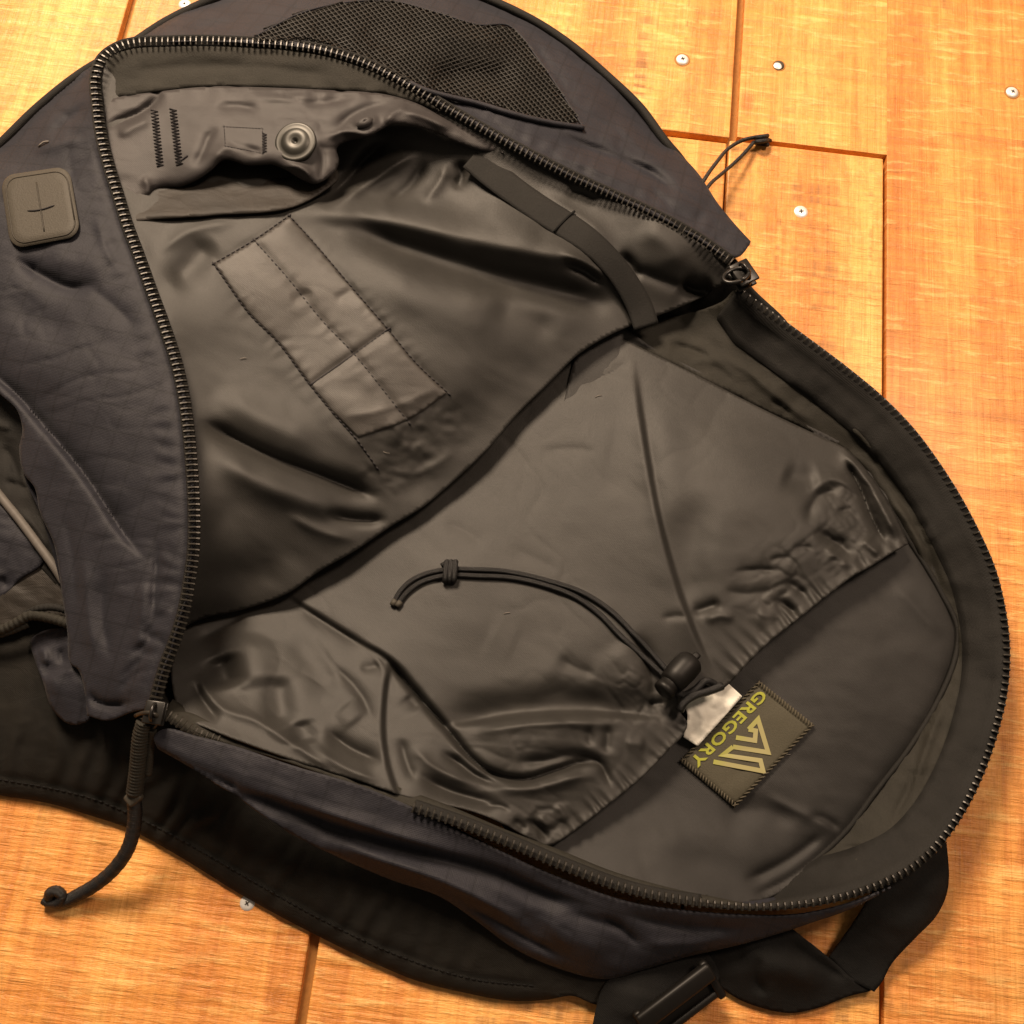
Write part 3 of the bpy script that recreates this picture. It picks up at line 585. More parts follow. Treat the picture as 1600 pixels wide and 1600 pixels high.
# --- inner flap with the snap button
flapbot = [(205,318),(216,322),(229,318),(240,299),(260,293),(281,292),(309,281),(328,268),(351,250),(366,252),(384,258),(409,258),(424,257),(445,265),(470,280),(492,288),(503,284),(524,268),(530,250),(526,232),(540,222),(575,214),(597,202),(614,194),(637,195),(675,205),(712,222),(750,235),(790,240)]
H_flap = Height([(170,160,56),(240,143,55),(330,135,56),(400,136,56),(520,141,56),(600,146,55),(700,185,54),(790,240,50),(180,260,60),(205,318,58),(281,292,58),(351,250,66),(409,258,64),(445,265,64),(492,288,60),(530,240,58),(575,214,64),(614,194,66),(675,205,60),(750,235,53),(300,200,60),(420,200,63),(462,221,64),(520,180,61),(260,170,57),(345,215,63),(640,165,58)],
    [('g', [(160,200),(190,188),(218,176),(240,160),(258,146)], 9, -5), ('g', [(180,215),(215,195),(240,185)], 12, 2.5), ('g', [(335,168),(365,165),(410,172)], 8, -2.6), ('g', [(380,150),(430,155),(500,150)], 10, 2.), ('g', [(300,265),(318,235),(328,210),(345,200)], 9, -2.8), ('g', [(330,262),(350,232),(400,236)], 10, 2.2),
     ('g', [(350,222),(380,230),(415,240)], 7, -2.6), ('g', [(440,258),(470,262),(492,284)], 7, 3.5), ('c', [(500,222),(505,250),(500,284)], 6, -3), ('g', [(470,165),(520,158),(560,150)], 8, -2.6), ('g', [(505,218),(540,205),(575,210),(600,198)], 6, 3.2),
     ('g', [(520,210),(540,186),(575,168),(615,162)], 9, -3.6), ('g', [(548,196),(570,190),(595,184)], 10, 3.4), ('g', [(620,172),(660,182),(710,205)], 9, 4), ('g', [(600,196),(616,176),(640,165)], 8, 3),
     ('c', flapbot, 9, -4.5, {'taper': .02}), ('g', [(230,310),(232,290),(222,275)], 10, 3), ('p', [(166,152),(240,143),(400,136),(600,146)], 16, 1.2, {'lam': 42, 'taper': .05})],
    [(.45, 60, 30, .2), (1.1, 60, 24, .1, 1)])
flap = cloth('inner_flap', [(163,160),(180,153),(240,144),(330,135),(400,136),(520,141),(600,147),(650,161),(700,188),(750,214),(790,240),(790,240)] + flapbot[::-1][1:] + [(196,312),(184,285),(172,245),(164,200)], H_flap, MAT['facing'], bag, s=3.6)
H_bind = Height([(200,342,61),(330,334,58),(450,324,55),(525,280,45),(200,300,54),(300,282,50),(450,284,47)], [('g', [(205,338),(330,330),(440,321)], 9, 1.2, {'taper': 0})], [(.5, 40, 16, 0)])
cloth('pocket_binding', [(203,343),(198,300),(260,284),(350,268),(450,278),(520,260),(530,274),(505,298),(470,318),(440,327),(330,336),(240,342)], H_bind, MAT['brown'], bag)

# --- navy front panel (outside), folded back to the left
H_ext = Height([(p[0], p[1], p[2]-.6) for p in ZL[:22:2]] + [(0,300,58),(-70,300,50),(60,330,62),(0,500,60),(100,600,67),(180,600,72),(-20,585,52),(-70,560,44),(0,222,42),(60,165,46),(130,112,52),(180,85,60),(140,1122,46),(200,1112,56),(30,680,52),(62,800,52),(100,930,50),(112,1040,46),(180,800,66),(190,950,62),(100,200,58),(100,450,66),(160,450,70),(60,720,56),(150,1050,52)],
    [('s', [(-40,566),(20,612),(70,668),(130,740),(190,830),(232,884)], 4, 3.6, {'fall': 42, 'taper': .22, 'end': 'start'}), ('c', [(-40,566),(20,612),(70,668),(130,740),(190,830),(232,884)], 7, -8, {'taper': .2}),
     ('g', [(15,398),(66,430),(112,450),(160,440)], 17, -7), ('g', [(60,395),(120,405),(180,420)], 22, 3), ('g', [(130,440),(180,480),(220,520)], 18, -2.2), ('g', [(0,460),(60,500),(120,520)], 22, -2.5),
     ('c', [(247,842),(244,880),(241,930),(236,980)], 6, -4.2), ('g', [(228,900),(222,960),(215,1020)], 12, 2.), ('g', [(165,880),(160,960),(175,1040)], 16, -3), ('g', [(130,860),(138,960),(150,1040)], 16, 2.4),
     ('c', [(143,1075),(148,1095),(175,1102),(210,1098)], 6, -6), ('g', [(100,800),(115,880),(120,960)], 12, -1.6),
     ('p', offset_curve(ZL[:20], -38), 16, .9, {'lam': 27, 'taper': .03}), ('c', offset_curve(ZL[:19], -16), 7, -1.8, {'taper': .03}),
     ('g', [(240,1010),(210,1040),(185,1062)], 6, -2.2), ('g', [(250,985),(222,1010),(200,1030)], 6, -2.2), ('g', [(262,955),(240,975),(225,1000)], 6, -2), ('g', [(232,1042),(200,1062),(185,1085)], 6, -2),
     ('g', [(75,212),(100,190),(140,160)], 10, -2.6), ('g', [(50,240),(80,230),(130,215)], 10, 2.), ('g', [(90,290),(130,250),(150,230)], 12, -1.5), ('g', [(150,330),(165,390),(190,430)], 9, 1.6),
     ('c', [(-40,262),(0,228),(60,170),(130,117),(180,88)], 14, -6, {'taper': 0})],
    [(.6, 100, 70, .4), (.9, 120, 42, -.2, 1)])
front = cloth('front_panel', [(246,1085),(259,1040),(276,995),(289,950),(297,905),(303,860),(304,800),(301,740),(296,680),(288,620),(276,565),(258,510),(236,450),(217,397),(199,349),(184,300),(171,259),(159,210),(152,157),(150,120),(158,98),(180,82),(180,82),(130,112),(60,167),(0,225),(-70,290),(-70,290),(-80,560),(-80,560),(-30,592),(0,616),(26,640),(35,672),(30,700),(38,742),(54,762),(62,800),(84,850),(97,930),(105,985),(112,1040),(120,1044),(132,1080),(136,1118),(136,1118),(165,1126),(200,1114),(236,1104)], H_ext, MAT['navy'], bag, s=4.)

# --- navy upper side, with net pocket
silh = [(-70,288),(0,226),(60,168),(130,113),(200,73),(260,34),(330,0),(420,-34),(520,-50),(640,-40),(740,-10),(800,15),(850,42),(900,77),(950,120),(1000,168),(1040,222)]
H_up = Height([(p[0], p[1], p[2]-.6) for p in ZL[20::2]] + [(200,73,50),(330,0,32),(420,-34,24),(520,-50,18),(640,-40,14),(740,-10,12),(850,42,11),(950,120,11),(1040,222,14),(1100,285,26),(1172,382,40),(600,40,40),(750,100,38),(900,180,34),(980,260,38),(500,30,48),(400,30,50),(1060,300,40)],
    [('g', [(850,205),(910,226),(968,246),(1030,280),(1070,320)], 14, -8), ('g', [(850,240),(920,262),(990,296)], 12, 3), ('g', [(960,180),(1000,230),(1060,260)], 14, 2.5), ('g', [(1000,280),(1060,330),(1110,350)], 12, -3), ('g', [(930,230),(990,250),(1040,262)], 8, 2),
     ('g', [(660,120),(740,115),(820,125)], 22, -9), ('g', [(640,60),(720,60),(800,70)], 18, 4), ('g', [(560,40),(600,70),(640,80)], 14, -3.5), ('g', [(480,45),(520,60),(540,80)], 12, -2.5), ('g', [(830,60),(860,110),(900,160)], 12, -2.5), ('g', [(280,50),(330,40),(390,30)], 12, -3),
     ('p', offset_curve(ZL[28:], -26), 15, .9, {'lam': 27, 'taper': .05}), ('c', offset_curve(ZL[26:], -15), 6, -1.8, {'taper': .05}), ('c', silh, 16, -6, {'taper': 0})],
    [(.9, 60, 34, .5), (1.5, 90, 34, .5, 1)])
cloth('upper_side_panel', [(152,130),(152,108),(162,90),(186,74),(212,66),(262,65),(319,64),(375,66),(450,71),(506,79),(560,95),(600,113),(650,141),(710,176),(781,217),(837,247),(894,276),(950,302),(1006,328),(1062,356),(1100,379),(1138,404),(1138,404),(1158,398),(1174,378),(1174,378),(1150,352),(1122,318),(1104,290),(1092,272),(1066,244),(1040,222),(1000,168),(950,120),(900,77),(850,42),(800,15),(740,-10),(640,-40),(520,-50),(420,-34),(330,0),(260,34),(200,73),(160,100)], H_up, MAT['navy'], bag)
def net(name, poly, H, s, ang, thick, off):
    C = smooth(poly, 6, closed=True); c, t = math.cos(ang), math.sin(ang); R = np.array([[c, t], [-t, c]])
    CR = C[:, :2] @ R.T; x0, y0 = CR.min(0); x1, y1 = CR.max(0); sx, sy = s
    nx = int((x1-x0)/sx)+1; ny = int((y1-y0)/sy)+1
    pts = []; idx = {}; cells = []
    def vid(i, j):
        if (i, j) not in idx: idx[(i, j)] = len(pts); pts.append((x0 + i*sx*.5, y0 + j*sy*.5))
        return idx[(i, j)]
    for j in range(-1, 2*ny+1):
        for i in range(-1, 2*nx+1):
            if (i + j) % 2: continue
            cells.append([(i-1, j), (i, j+1), (i+1, j), (i, j-1)])
    cen = np.array([[x0 + c_[1][0]*sx*.5, y0 + c_[0][1]*sy*.5] for c_ in cells]) @ R
    ins = inside(cen, C)
    q = [[vid(*v) for v in c_] for c_, k in zip(cells, ins) if k]
    P_ = np.array(pts) @ R
    me = mesh_np(name, U(P_[:,0], P_[:,1], H(P_[:,0], P_[:,1]) + off), q)
    o = link(name, me, MAT['mesh'], bag); m = o.modifiers.new('strands', 'WIREFRAME'); m.thickness = thick; m.use_even_offset = False
    return o
netpoly = [(395,62),(410,50),(475,20),(560,3),(620,4),(680,20),(750,40),(790,42),(808,52),(840,95),(875,145),(902,190),(860,190),(800,175),(750,160),(664,138),(600,106),(525,75),(475,62)]
cloth('net_backing', netpoly, H_up, MAT['pad'], bag, s=6, thick=0, off=.7)
net('net_pocket', netpoly, H_up, (11, 7.2), .25, .0014, 2.6)
tubes('net_binding', [(path3([(x, y, float(H_up(x, y)) + 2.2) for x, y in [(400,56),(475,19),(560,2),(620,3),(680,19),(750,39),(795,40),(842,94),(878,146),(912,200)]]), .0008), (path3([(x, y, float(H_up(x, y)) + 2.6) for x, y in [(912,200),(860,192),(800,178),(750,163),(664,141),(640,130)]]), .0020)], MAT['navy'], bag, 8)
# piping along the outside edge
pz = [30,38,42,46,46,38,30,22,16,12,10,10,9,9,9,10,12]
tubes('edge_piping', [(path3([(p[0], p[1], z) for p, z in zip(silh, pz)] + [(1062,248,9),(1078,272,5)]), .0032)], MAT['tape'], bag, 10)
tubes('cord_loop', [(path3([(1095,290,26),(1106,272,24),(1120,253,20),(1137,233,14),(1161,219,9),(1182,214,6)]), .0014), (path3([(1100,300,26),(1112,285,23),(1126,273,18),(1147,255,12),(1166,236,8),(1178,222,6)]), .0014),
    (U(1190 + 9*np.cos(np.linspace(0, 4*math.pi, 40)), 219 + np.linspace(-7, 7, 40), 5 + 3.5*np.sin(np.linspace(0, 4*math.pi, 40))), .0017), (path3([(1186,222,5),(1198,217,5),(1204,220,2.5)]), .0014)], MAT['cord'], bag, 8, 'navy cord loop with a knot at its end')

# --- lower navy side
H_low = Height([(248,1142,64),(307,1152,64),(375,1170,63),(450,1196,61),(551,1226,58),(627,1256,55),(725,1304,51),(800,1340,47),(875,1374,44),(987,1411,40),(1062,1424,37),(1169,1432,34),(1240,1432,30),(244,1169,64),(285,1191,64),(375,1234,62),(450,1262,59),(612,1375,38),(744,1439,31),(800,1480,25),(875,1514,20),(950,1530,17),(1075,1495,19),(1157,1476,20),(1210,1461,21),(560,1290,54),(640,1320,50),(700,1350,46),(850,1420,37),(950,1460,32),(1050,1460,29),(900,1470,31),(450,1310,46),(530,1345,42)],
    [('a', [(330,1222),(375,1240),(450,1266),(520,1292),(600,1318),(690,1340),(780,1368),(860,1402),(930,1424)], 16, -7, {'fall': 10, 'taper': .15}), ('g', [(420,1244),(520,1274),(640,1312),(760,1350)], 14, 3.5), ('g', [(500,1310),(600,1345),(700,1380),(780,1420),(850,1462)], 18, 6.), ('g', [(480,1330),(570,1372),(640,1392)], 12, -4),
     ('g', [(700,1400),(760,1430),(820,1466),(900,1502)], 9, -3.2), ('g', [(930,1430),(975,1455),(1005,1485)], 8, -3.4), ('g', [(880,1425),(940,1440),(985,1450)], 12, -2.5), ('g', [(840,1430),(900,1470),(960,1490)], 22, 4), ('g', [(960,1425),(1060,1448),(1180,1450)], 12, -3.5), ('g', [(1000,1475),(1080,1474),(1150,1464)], 14, 2.4),
     ('c', [(244,1169),(285,1191),(330,1214),(375,1233)], 7, -4, {'taper': .1, 'end': 'start'}), ('c', [(500,1330),(612,1375),(687,1401),(744,1439),(800,1480),(875,1514),(950,1530),(1075,1495),(1157,1476)], 9, -4, {'taper': .05})],
    [(.8, 90, 40, .4), (.8, 110, 36, .45, 1)])
cloth('lower_side_panel', [(246,1170),(240,1152),(255,1139),(307,1150),(375,1168),(450,1194),(551,1224),(627,1254),(725,1303),(800,1339),(875,1373),(987,1411),(1062,1423),(1169,1431),(1244,1430),(1320,1414),(1400,1384),(1400,1384),(1330,1420),(1262,1444),(1210,1461),(1157,1476),(1075,1495),(999,1517),(950,1530),(875,1514),(800,1480),(744,1439),(687,1401),(612,1375),(530,1340),(450,1300),(380,1250),(326,1216),(285,1192)], H_low, MAT['navy'], bag)

# --- black padded back panel under everything
H_pad = Height([(-40,1236,7),(0,1243,7),(75,1255,7),(150,1277,7),(225,1307,7),(285,1341,7),(375,1397,7),(480,1454,7),(596,1510,7),(650,1532,7),(725,1551,7),(800,1564,7),(894,1556,7),(-40,1100,24),(100,1150,26),(240,1180,28),(400,1280,26),(560,1380,22),(700,1450,18),(850,1510,14),(960,1500,12),(-40,1000,26),(240,1080,30),(100,1060,28),(640,1300,22),(-60,700,26),(60,850,28),(500,1150,20)],
    [('c', [(-60,1236),(0,1244),(75,1256),(150,1278),(225,1308),(285,1342),(375,1398),(480,1455),(596,1511),(650,1533),(725,1552),(800,1565),(860,1563)], 8, -4, {'taper': 0}),
     ('g', [(-60,1208),(0,1214),(75,1226),(150,1245),(240,1284),(300,1316),(390,1368),(490,1424),(610,1482),(740,1526),(830,1538)], 7, -1.2, {'taper': 0}),
     ('p', [(-60,1150),(75,1170),(150,1190),(240,1235),(330,1300),(450,1370),(600,1440),(760,1500)], 52, 2.4, {'lam': 36, 'taper': .02}),
     ('g', [(310,1200),(300,1240),(290,1280)], 8, -2), ('g', [(360,1250),(350,1290),(335,1330)], 8, -2)], [(.5, 30, 60, .2)])
padedge = [(-70,1234),(0,1243),(75,1255),(150,1277),(195,1292),(225,1307),(285,1341),(375,1397),(480,1454),(596,1510),(650,1532),(725,1551),(800,1564),(856,1562),(894,1556),(934,1570)]
cloth('back_pad', padedge + [(975,1560),(1010,1530),(1010,1530),(1000,1460),(800,1340),(600,1230),(500,1150),(300,1060),(200,900),(60,600),(-90,560),(-90,560)], H_pad, MAT['pad'], bag)
def stitches(name, pts, H, mat, parent, step=7., ln=4.6, r=.00042, off=.5, skip=0):
    C = resample(smooth(pts, 4), step); T = np.gradient(C[:, :2], axis=0); T /= np.linalg.norm(T, axis=1)[:, None]; v, f = [], []
    for p, t in zip(C, T):
        a = p[:2] - t*ln*.5; b = p[:2] + t*ln*.5; m = p[:2]
        x = np.array([a, m, b]); z = H(x[:,0], x[:,1]) + np.array([off-.5, off, off-.5])
        q, w = tube_data(U(x[:,0], x[:,1], z), r, 5, len(v)); v += q; f += w
    return link(name, mesh_np(name, v, f), mat, parent, kind='stuff')
stitches('stitching', [(-40,1212),(75,1231),(150,1250),(240,1290),(300,1322),(390,1374),(490,1430),(610,1488),(740,1530),(830,1540)], H_pad, MAT['web'], bag, 10, 7, .0005)
# outside shell down to the floor (continues the pack below the rims)
def skirt(name, C3, inset, mat, zb=1.):
    C = smooth(C3, 12); W = U(C[:,0], C[:,1], C[:,2]); cen = U(700, 800, 0)
    T = np.gradient(W, axis=0); N = np.stack([T[:,1], -T[:,0], 0*T[:,0]], 1); N /= np.linalg.norm(N, axis=1)[:,None] + 1e-12
    s = np.sign(((cen - W) * N).sum(1)); N *= s[:, None]; rows = []
    for k in range(7):
        t = k / 6; P_ = W + N * (inset * (t**1.5)) ; P_[:, 2] = W[:, 2] * (1-t) + zb/1000.*t - (.0015 if k == 0 else 0); rows.append(P_)
    n = len(W); v = np.concatenate(rows); f = [(k*n+i, k*n+i+1, (k+1)*n+i+1, (k+1)*n+i) for k in range(6) for i in range(n-1)]
    return link(name, mesh_np(name, v, f), mat, bag)
skirt('side_wall', [(p[0]-3 if p[1] < 1250 else p[0], p[1], p[2]-2.5) for p in ZR[:24]], .010, MAT['navy'])
skirt('side_wall', [(p[0], p[1], z) for p, z in zip(silh, pz)] + [(1066,246,18),(1104,292,24),(1150,354,32),(1170,380,38)], .02, MAT['navy'])
skirt('side_wall', [(-80,560,40),(-30,594,46),(26,642,50),(36,742,50),(62,802,50),(97,932,48),(112,1042,44),(134,1090,44),(138,1120,44)], .02, MAT['navy'], 20.)

# ---------------------------------------------------------------- zips
def zip_chain(name, curve, tapew, tape_off, mat, joined=None, tooth_len=.0070, pitch=8.8, H=None, tilt=0., inward=1, label=None, droop=2.):
    C = resample(smooth(curve, 4), pitch); W = U(C[:,0], C[:,1], C[:,2] + 1.0)
    # tape: a ribbon from just outside the teeth to 'tapew' px on the inward side
    D = resample(smooth(curve, 4), 6); T = np.gradient(D[:,:2], axis=0); T /= np.linalg.norm(T, axis=1)[:,None]; N = np.stack([-T[:,1], T[:,0]], 1) * inward
    rows = []; aw = (np.clip(.8 + np.arange(len(D)) * 6 / 220., 0, 1) * np.clip(.22 + np.arange(len(D))[::-1] * 6 / 260., 0, 1))[:, None] if H is not None else 1.
    for k, u in enumerate(np.linspace(0, 1, 7)):
        q = D[:,:2] + N * (-tape_off + u * (tapew + tape_off) * aw)
        z = D[:,2] - droop * u * (1 if H is None else 0) - .2
        if H is not None: z = np.where(u < .3, D[:,2]-.4, np.maximum(H(q[:,0], q[:,1]) + 1.0, D[:,2]*0 + 3))
        rows.append(U(q[:,0], q[:,1], z))
    n = len(D); v = np.concatenate(rows); f = [(k*n+i, (k+1)*n+i, (k+1)*n+i+1, k*n+i+1) for k in range(6) for i in range(n-1)]
    if inward < 0: f = [q[::-1] for q in f]
    tape = link(name, mesh_np(name, v, f), mat, bag, label); m = tape.modifiers.new('thickness', 'SOLIDIFY'); m.thickness = .0009; m.offset = -1
    Tw, Nw, Bw = frames(W)
    # tooth mesh: coil turn with a raised crown
    bm = bmesh.new(); L = tooth_len
    prof = [(-.5, .34, -.4), (-.42, .55, .35), (-.12, .46, .62), (.22, .5, .62), (.44, .62, .40), (.5, .4, -.35)]
    rings = []
    for x, w, h in prof:
        ww = w * .00105; hh = h * .0017
        rings.append([bm.verts.new((x*L, -ww, -.0010)), bm.verts.new((x*L, -ww*.75, hh)), bm.verts.new((x*L, ww*.75, hh)), bm.verts.new((x*L, ww, -.0010))])
    for a, b in zip(rings[:-1], rings[1:]):
        for k in range(3): bm.faces.new((a[k], b[k], b[k+1], a[k+1]))
    bm.faces.new(rings[0]); bm.faces.new(rings[-1][::-1]); bmesh.ops.recalc_face_normals(bm, faces=bm.faces)
    tm = bpy.data.meshes.new('tooth'); bm.to_mesh(tm); bm.free(); tm.materials.append(MAT['tooth'])
    tv = np.array([x.co[:] for x in tm.vertices]); tf = [tuple(p.vertices) for p in tm.polygons]; jv, jf = [], []
    for i in range(len(W)):
        px, py = C[i, :2]
        x = Nw[i] * inward * -1; ti = tilt(px, py) if callable(tilt) else tilt
        x = x * math.cos(ti) + np.array([0,0,1.]) * math.sin(ti); y = Tw[i]; z = np.cross(x, y)
        if z[2] < 0: y = -y; z = -z
        j = random.uniform(-.04, .04)
        R_ = np.stack([x, y, z], 1)
        if joined and joined(px, py):
            jf += [tuple(len(jv) + k for k in f_) for f_ in tf]; jv += list(tv @ R_.T + W[i])
        else:
            o = bpy.data.objects.new('tooth', tm); COL.objects.link(o); o.parent = tape
            o.matrix_world = Matrix.Translation(W[i]) @ Matrix(R_.tolist()).to_4x4()
    if jv: link('zipper_teeth', mesh_np('zipper_teeth', jv, jf, False), MAT['tooth'], tape, kind='stuff')
    return tape
zip_chain('zipper_tape', ZL, 9, 10, MAT['tape'], inward=1, tilt=lambda x, y: .25 if x < 320 and y > 130 else .1, droop=5)
zip_chain('zipper_tape', ZR[:23], 70, 5, MAT['tape'], joined=lambda x, y: y < 1330 and x > 900, tooth_len=.0046, pitch=11., H=H_gus, inward=1, tilt=lambda x, y: .35 if y < 1330 and x > 900 else -.1)
zip_chain('zipper_tape', ZR[22:29], 14, 5, MAT['tape'], tooth_len=.0058, pitch=11., inward=1, tilt=-.1, droop=4)
zip_chain('zipper_tape', ZR[31:], 26, 6, MAT['olive_tape'], tooth_len=.0066, pitch=9.5, inward=1, droop=14)
# tape of the stretch hidden behind the lower lip, seen from inside
H_lt = Height([(p[0], p[1], p[2]-3) for p in ZR[19:]] + [(640,1238,48),(480,1188,52),(340,1132,54),(300,1105,52),(900,1335,38),(800,1300,44),(1100,1385,30),(1250,1385,28)], [('p', [(300,1120),(480,1190),(700,1270)], 14, 1, {'lam': 40})])
cloth('inner_zip_facing', [(262,1118),(290,1112),(340,1134),(420,1164),(500,1190),(600,1222),(700,1258),(800,1300),(870,1326),(960,1362),(1060,1390),(1130,1404),(1180,1416),(1169,1416),(1094,1409),(1030,1399),(969,1384),(875,1350),(800,1318),(725,1288),(646,1262),(540,1222),(430,1184),(340,1158),(300,1142)], H_lt, MAT['olive_tape'], bag)

def slider(px, py, z, dx, dy, k=1.):
    mw = frame_at(px, py, z, dx, dy) @ Matrix.Scale(k, 4)
    bm = bmesh.new()
    bm_box(bm, .0125, .0105, .0016, (0, 0, .0030), .0007, 2); bm_box(bm, .0125, .0105, .0014, (0, 0, -.0020), .0006, 2)
    bm_box(bm, .0030, .0026, .0050, (.0045, 0, .0005), .0004, 1)
    for s_ in (-1, 1): bm_box(bm, .0100, .0010, .0022, (-.001, s_*.0049, .0018), .0003, 1)
    body = bm_obj('zip_slider', bm, MAT['slider'], bag, mw)
    t = np.linspace(0, math.pi, 14)
    P_ = np.stack([-.0045*np.cos(t), 0*t, .0034 + .0042*np.sin(t)], 1); Pw = np.array([mw @ Vector(p) for p in P_])
    tubes('bridge', [(Pw, .0010)], MAT['slider'], body, 8)
    return body, mw
s2, m2 = slider(1160, 431, 47, 30, 44, 1.35)
t_ = np.linspace(0, 2*math.pi, 30)
Pl = np.stack([.0005 + .0042*np.cos(t_), -.0055 + .0066*np.sin(t_), .0055 + 0*t_ + .002*np.cos(t_)], 1)
tubes('pull_ring', [(np.array([m2 @ Vector(p) for p in Pl]), .0014)], MAT['slider'], s2, 8)
s1, m1 = slider(243, 1114, 68, -8, 34)
# cord pull of the lower slider
tubes('pull_loop', [(path3([(212,1118,66),(224,1114,71),(240,1115,73),(248,1122,70),(243,1134,66),(236,1140,63)]), .0012)], MAT['tooth'], s1, 8)
def ribbed(pts, r, pitch):
    C = path3(pts, 1.5); d = np.r_[0, np.cumsum(np.linalg.norm(np.diff(C, axis=0), axis=1))]
    return C, r * (1 + .07*np.sin(d / pitch * 2*math.pi))
cp, cr_ = ribbed([(226,1128,66),(220,1150,62),(217,1180,56),(214,1210,50),(210,1240,44)], .0044, .0019)
pull = tubes('pull_sleeve', [(cp, cr_)], MAT['olive_tape'], s1, 14)
bm = bmesh.new(); bm_box(bm, .0088, .0075, .0055, (0,0,0), .0016, 2); bm_obj('sleeve_clip', bm, MAT['leather'], s1, frame_at(209, 1246, 43, -22, 18, .2))
cp, cr_ = ribbed([(209,1245,42),(211,1270,37),(208,1300,31),(198,1330,25),(178,1358,18),(150,1382,11),(122,1398,6.5),(98,1408,4.5),(80,1404,5),(78,1396,8),(88,1392,9.5),(97,1400,8),(90,1410,6),(76,1410,4.5),(69,1406,4)], .0037, .0014)
tubes('pull_cord', [(cp, cr_ * np.interp(np.linspace(0,1,len(cp)), [0,.6,.8,1], [1.05,1,.85,.72]))], MAT['cord'], s1, 12)
cp, cr_ = ribbed([(238,1140,64),(236,1160,58),(233,1185,53),(231,1210,48)], .0024, .0019); tubes('pull_cord', [(cp, cr_)], MAT['olive_tape'], s1, 10)

# ---------------------------------------------------------------- small parts
# leather lash patch on the front panel
def rrect(w, h, r, n=6):
    out = []
    for cx, cy, a0 in ((w/2-r, h/2-r, 0), (-w/2+r, h/2-r, 90), (-w/2+r, -h/2+r, 180), (w/2-r, -h/2+r, 270)):
        for k in range(n+1):
            a = math.radians(a0 + 90*k/n); out.append((cx + r*math.cos(a), cy + r*math.sin(a)))
    return out
quad = np.array([(0,275),(108,259),(127,369),(17,390)], float)     # corners in the picture
def bil(u, v): return (quad[0]*(1-u)*(1-v) + quad[1]*u*(1-v) + quad[2]*u*v + quad[3]*(1-u)*v)
def patch_plate(name, scale, z0, th, mat, parent):
    o_ = rrect(1, 1, .2, 8); n = len(o_); v = []; f = []
    rings = [(scale, 0), (scale, .7), (scale*.985, 1.), (scale*.8, 1.02), (scale*.5, 1.03), (scale*.2, 1.03)]
    for s_, h_ in rings:
        for x, y in o_:
            p = bil(.5 + x*s_, .5 + y*s_); v.append(U(p[0], p[1], float(H_ext(p[0], p[1]))*.25 + .75*zpl(p) + z0 + th*h_))
    for k in range(len(rings)-1): f += [(k*n+i, k*n+(i+1) % n, (k+1)*n+(i+1) % n, (k+1)*n+i) for i in range(n)]
    f.append([ (len(rings)-1)*n + i for i in range(n)])
    me = mesh_np(name, v, f); bm = bmesh.new(); bm.from_mesh(me); bmesh.ops.recalc_face_normals(bm, faces=bm.faces); bm.to_mesh(me); bm.free()
    return link(name, me, mat, parent)
cs = [bil(u, v) for u in (.1,.5,.9) for v in (.1,.5,.9)]; A_ = np.array([[1, c[0], c[1]] for c in cs]); zz_ = np.array([float(H_ext(c[0], c[1])) for c in cs]); kk, *_r = np.linalg.lstsq(A_, zz_, rcond=None)
zpl = lambda p: float(kk @ np.array([1, p[0], p[1]])) + .6
lp = patch_plate('lash_patch', 1., .4, 2.0, MAT['leather'], bag); lp['label'] = 'taupe leather square patch with a slit'
patch_plate('emboss', .88, 2.1, .7, MAT['leather'], lp)
gp = lambda u, v, dz: (lambda p: U(p[0], p[1], float(H_ext(p[0], p[1]))*.25 + .75*zpl(p) + 3.0 + dz))(bil(u, v))
tubes('rim_groove', [(np.array([gp(.5 + x*.89, .5 + y*.89, -.35) for x, y in rrect(1,1,.2,8)] + [gp(.5+.445, .5+.445-.178, -.35)]), .00045)], MAT['leather_dark'], lp, 6)
tubes('slit', [(np.array([gp(u, .52 + .02*math.sin((u-.3)*9), .15) for u in np.linspace(.31, .70, 12)]), np.array([.0002]+[.00055]*10+[.0002]))], MAT['thread'], lp, 6)
tubes('emboss_line', [(np.array([gp(.50, v, -.1) for v in np.linspace(.16, .84, 10)]), .0005)], MAT['leather_dark'], lp, 6)

# silver thread tails and needle holes above the patch
tubes('thread_tail', [(path3([(60,229,float(H_ext(60,229))+1),(68,222,float(H_ext(68,222))+2),(76,221,float(H_ext(76,221))+.8)]), .0006)], MAT['thread_light'], bag, 6)

# snap button on the inner flap
def snap(px, py, z, r, mat, parent, name='snap_button', tilt=.15):
    mw = Matrix.Translation(V(px, py, z)) @ Matrix.Rotation(tilt, 4, 'X') @ Matrix.Rotation(-.1, 4, 'Y')
    bm = bmesh.new(); bm_lathe(bm, [(r, -.0012), (r, .0005), (r*.95, .0010), (r*.88, .0010), (r*.72, .0008), (r*.66, .0012), (r*.58, .0019), (r*.46, .0023), (r*.34, .0024), (r*.26, .0021), (r*.20, .0020), (r*.13, .0018), (r*.09, .0003), (0, .0002)], 40)
    return bm_obj(name, bm, mat, parent, mw)
snap(462, 222, float(H_flap(462, 222)) + 1.8, .0136, MAT['snap'], flap)
bm = bmesh.new(); bm_lathe(bm, [(.0062, -.001), (.005, .0006), (.002, .0012), (.0009, .0010), (0, .0002)], 24)
for v in bm.verts: v.co.y *= .55
bm_obj('snap_socket', bm, MAT['facing'], flap, frame_at(570, 190, float(H_flap(570,190)) + .4, 30, -12, 0, .1))
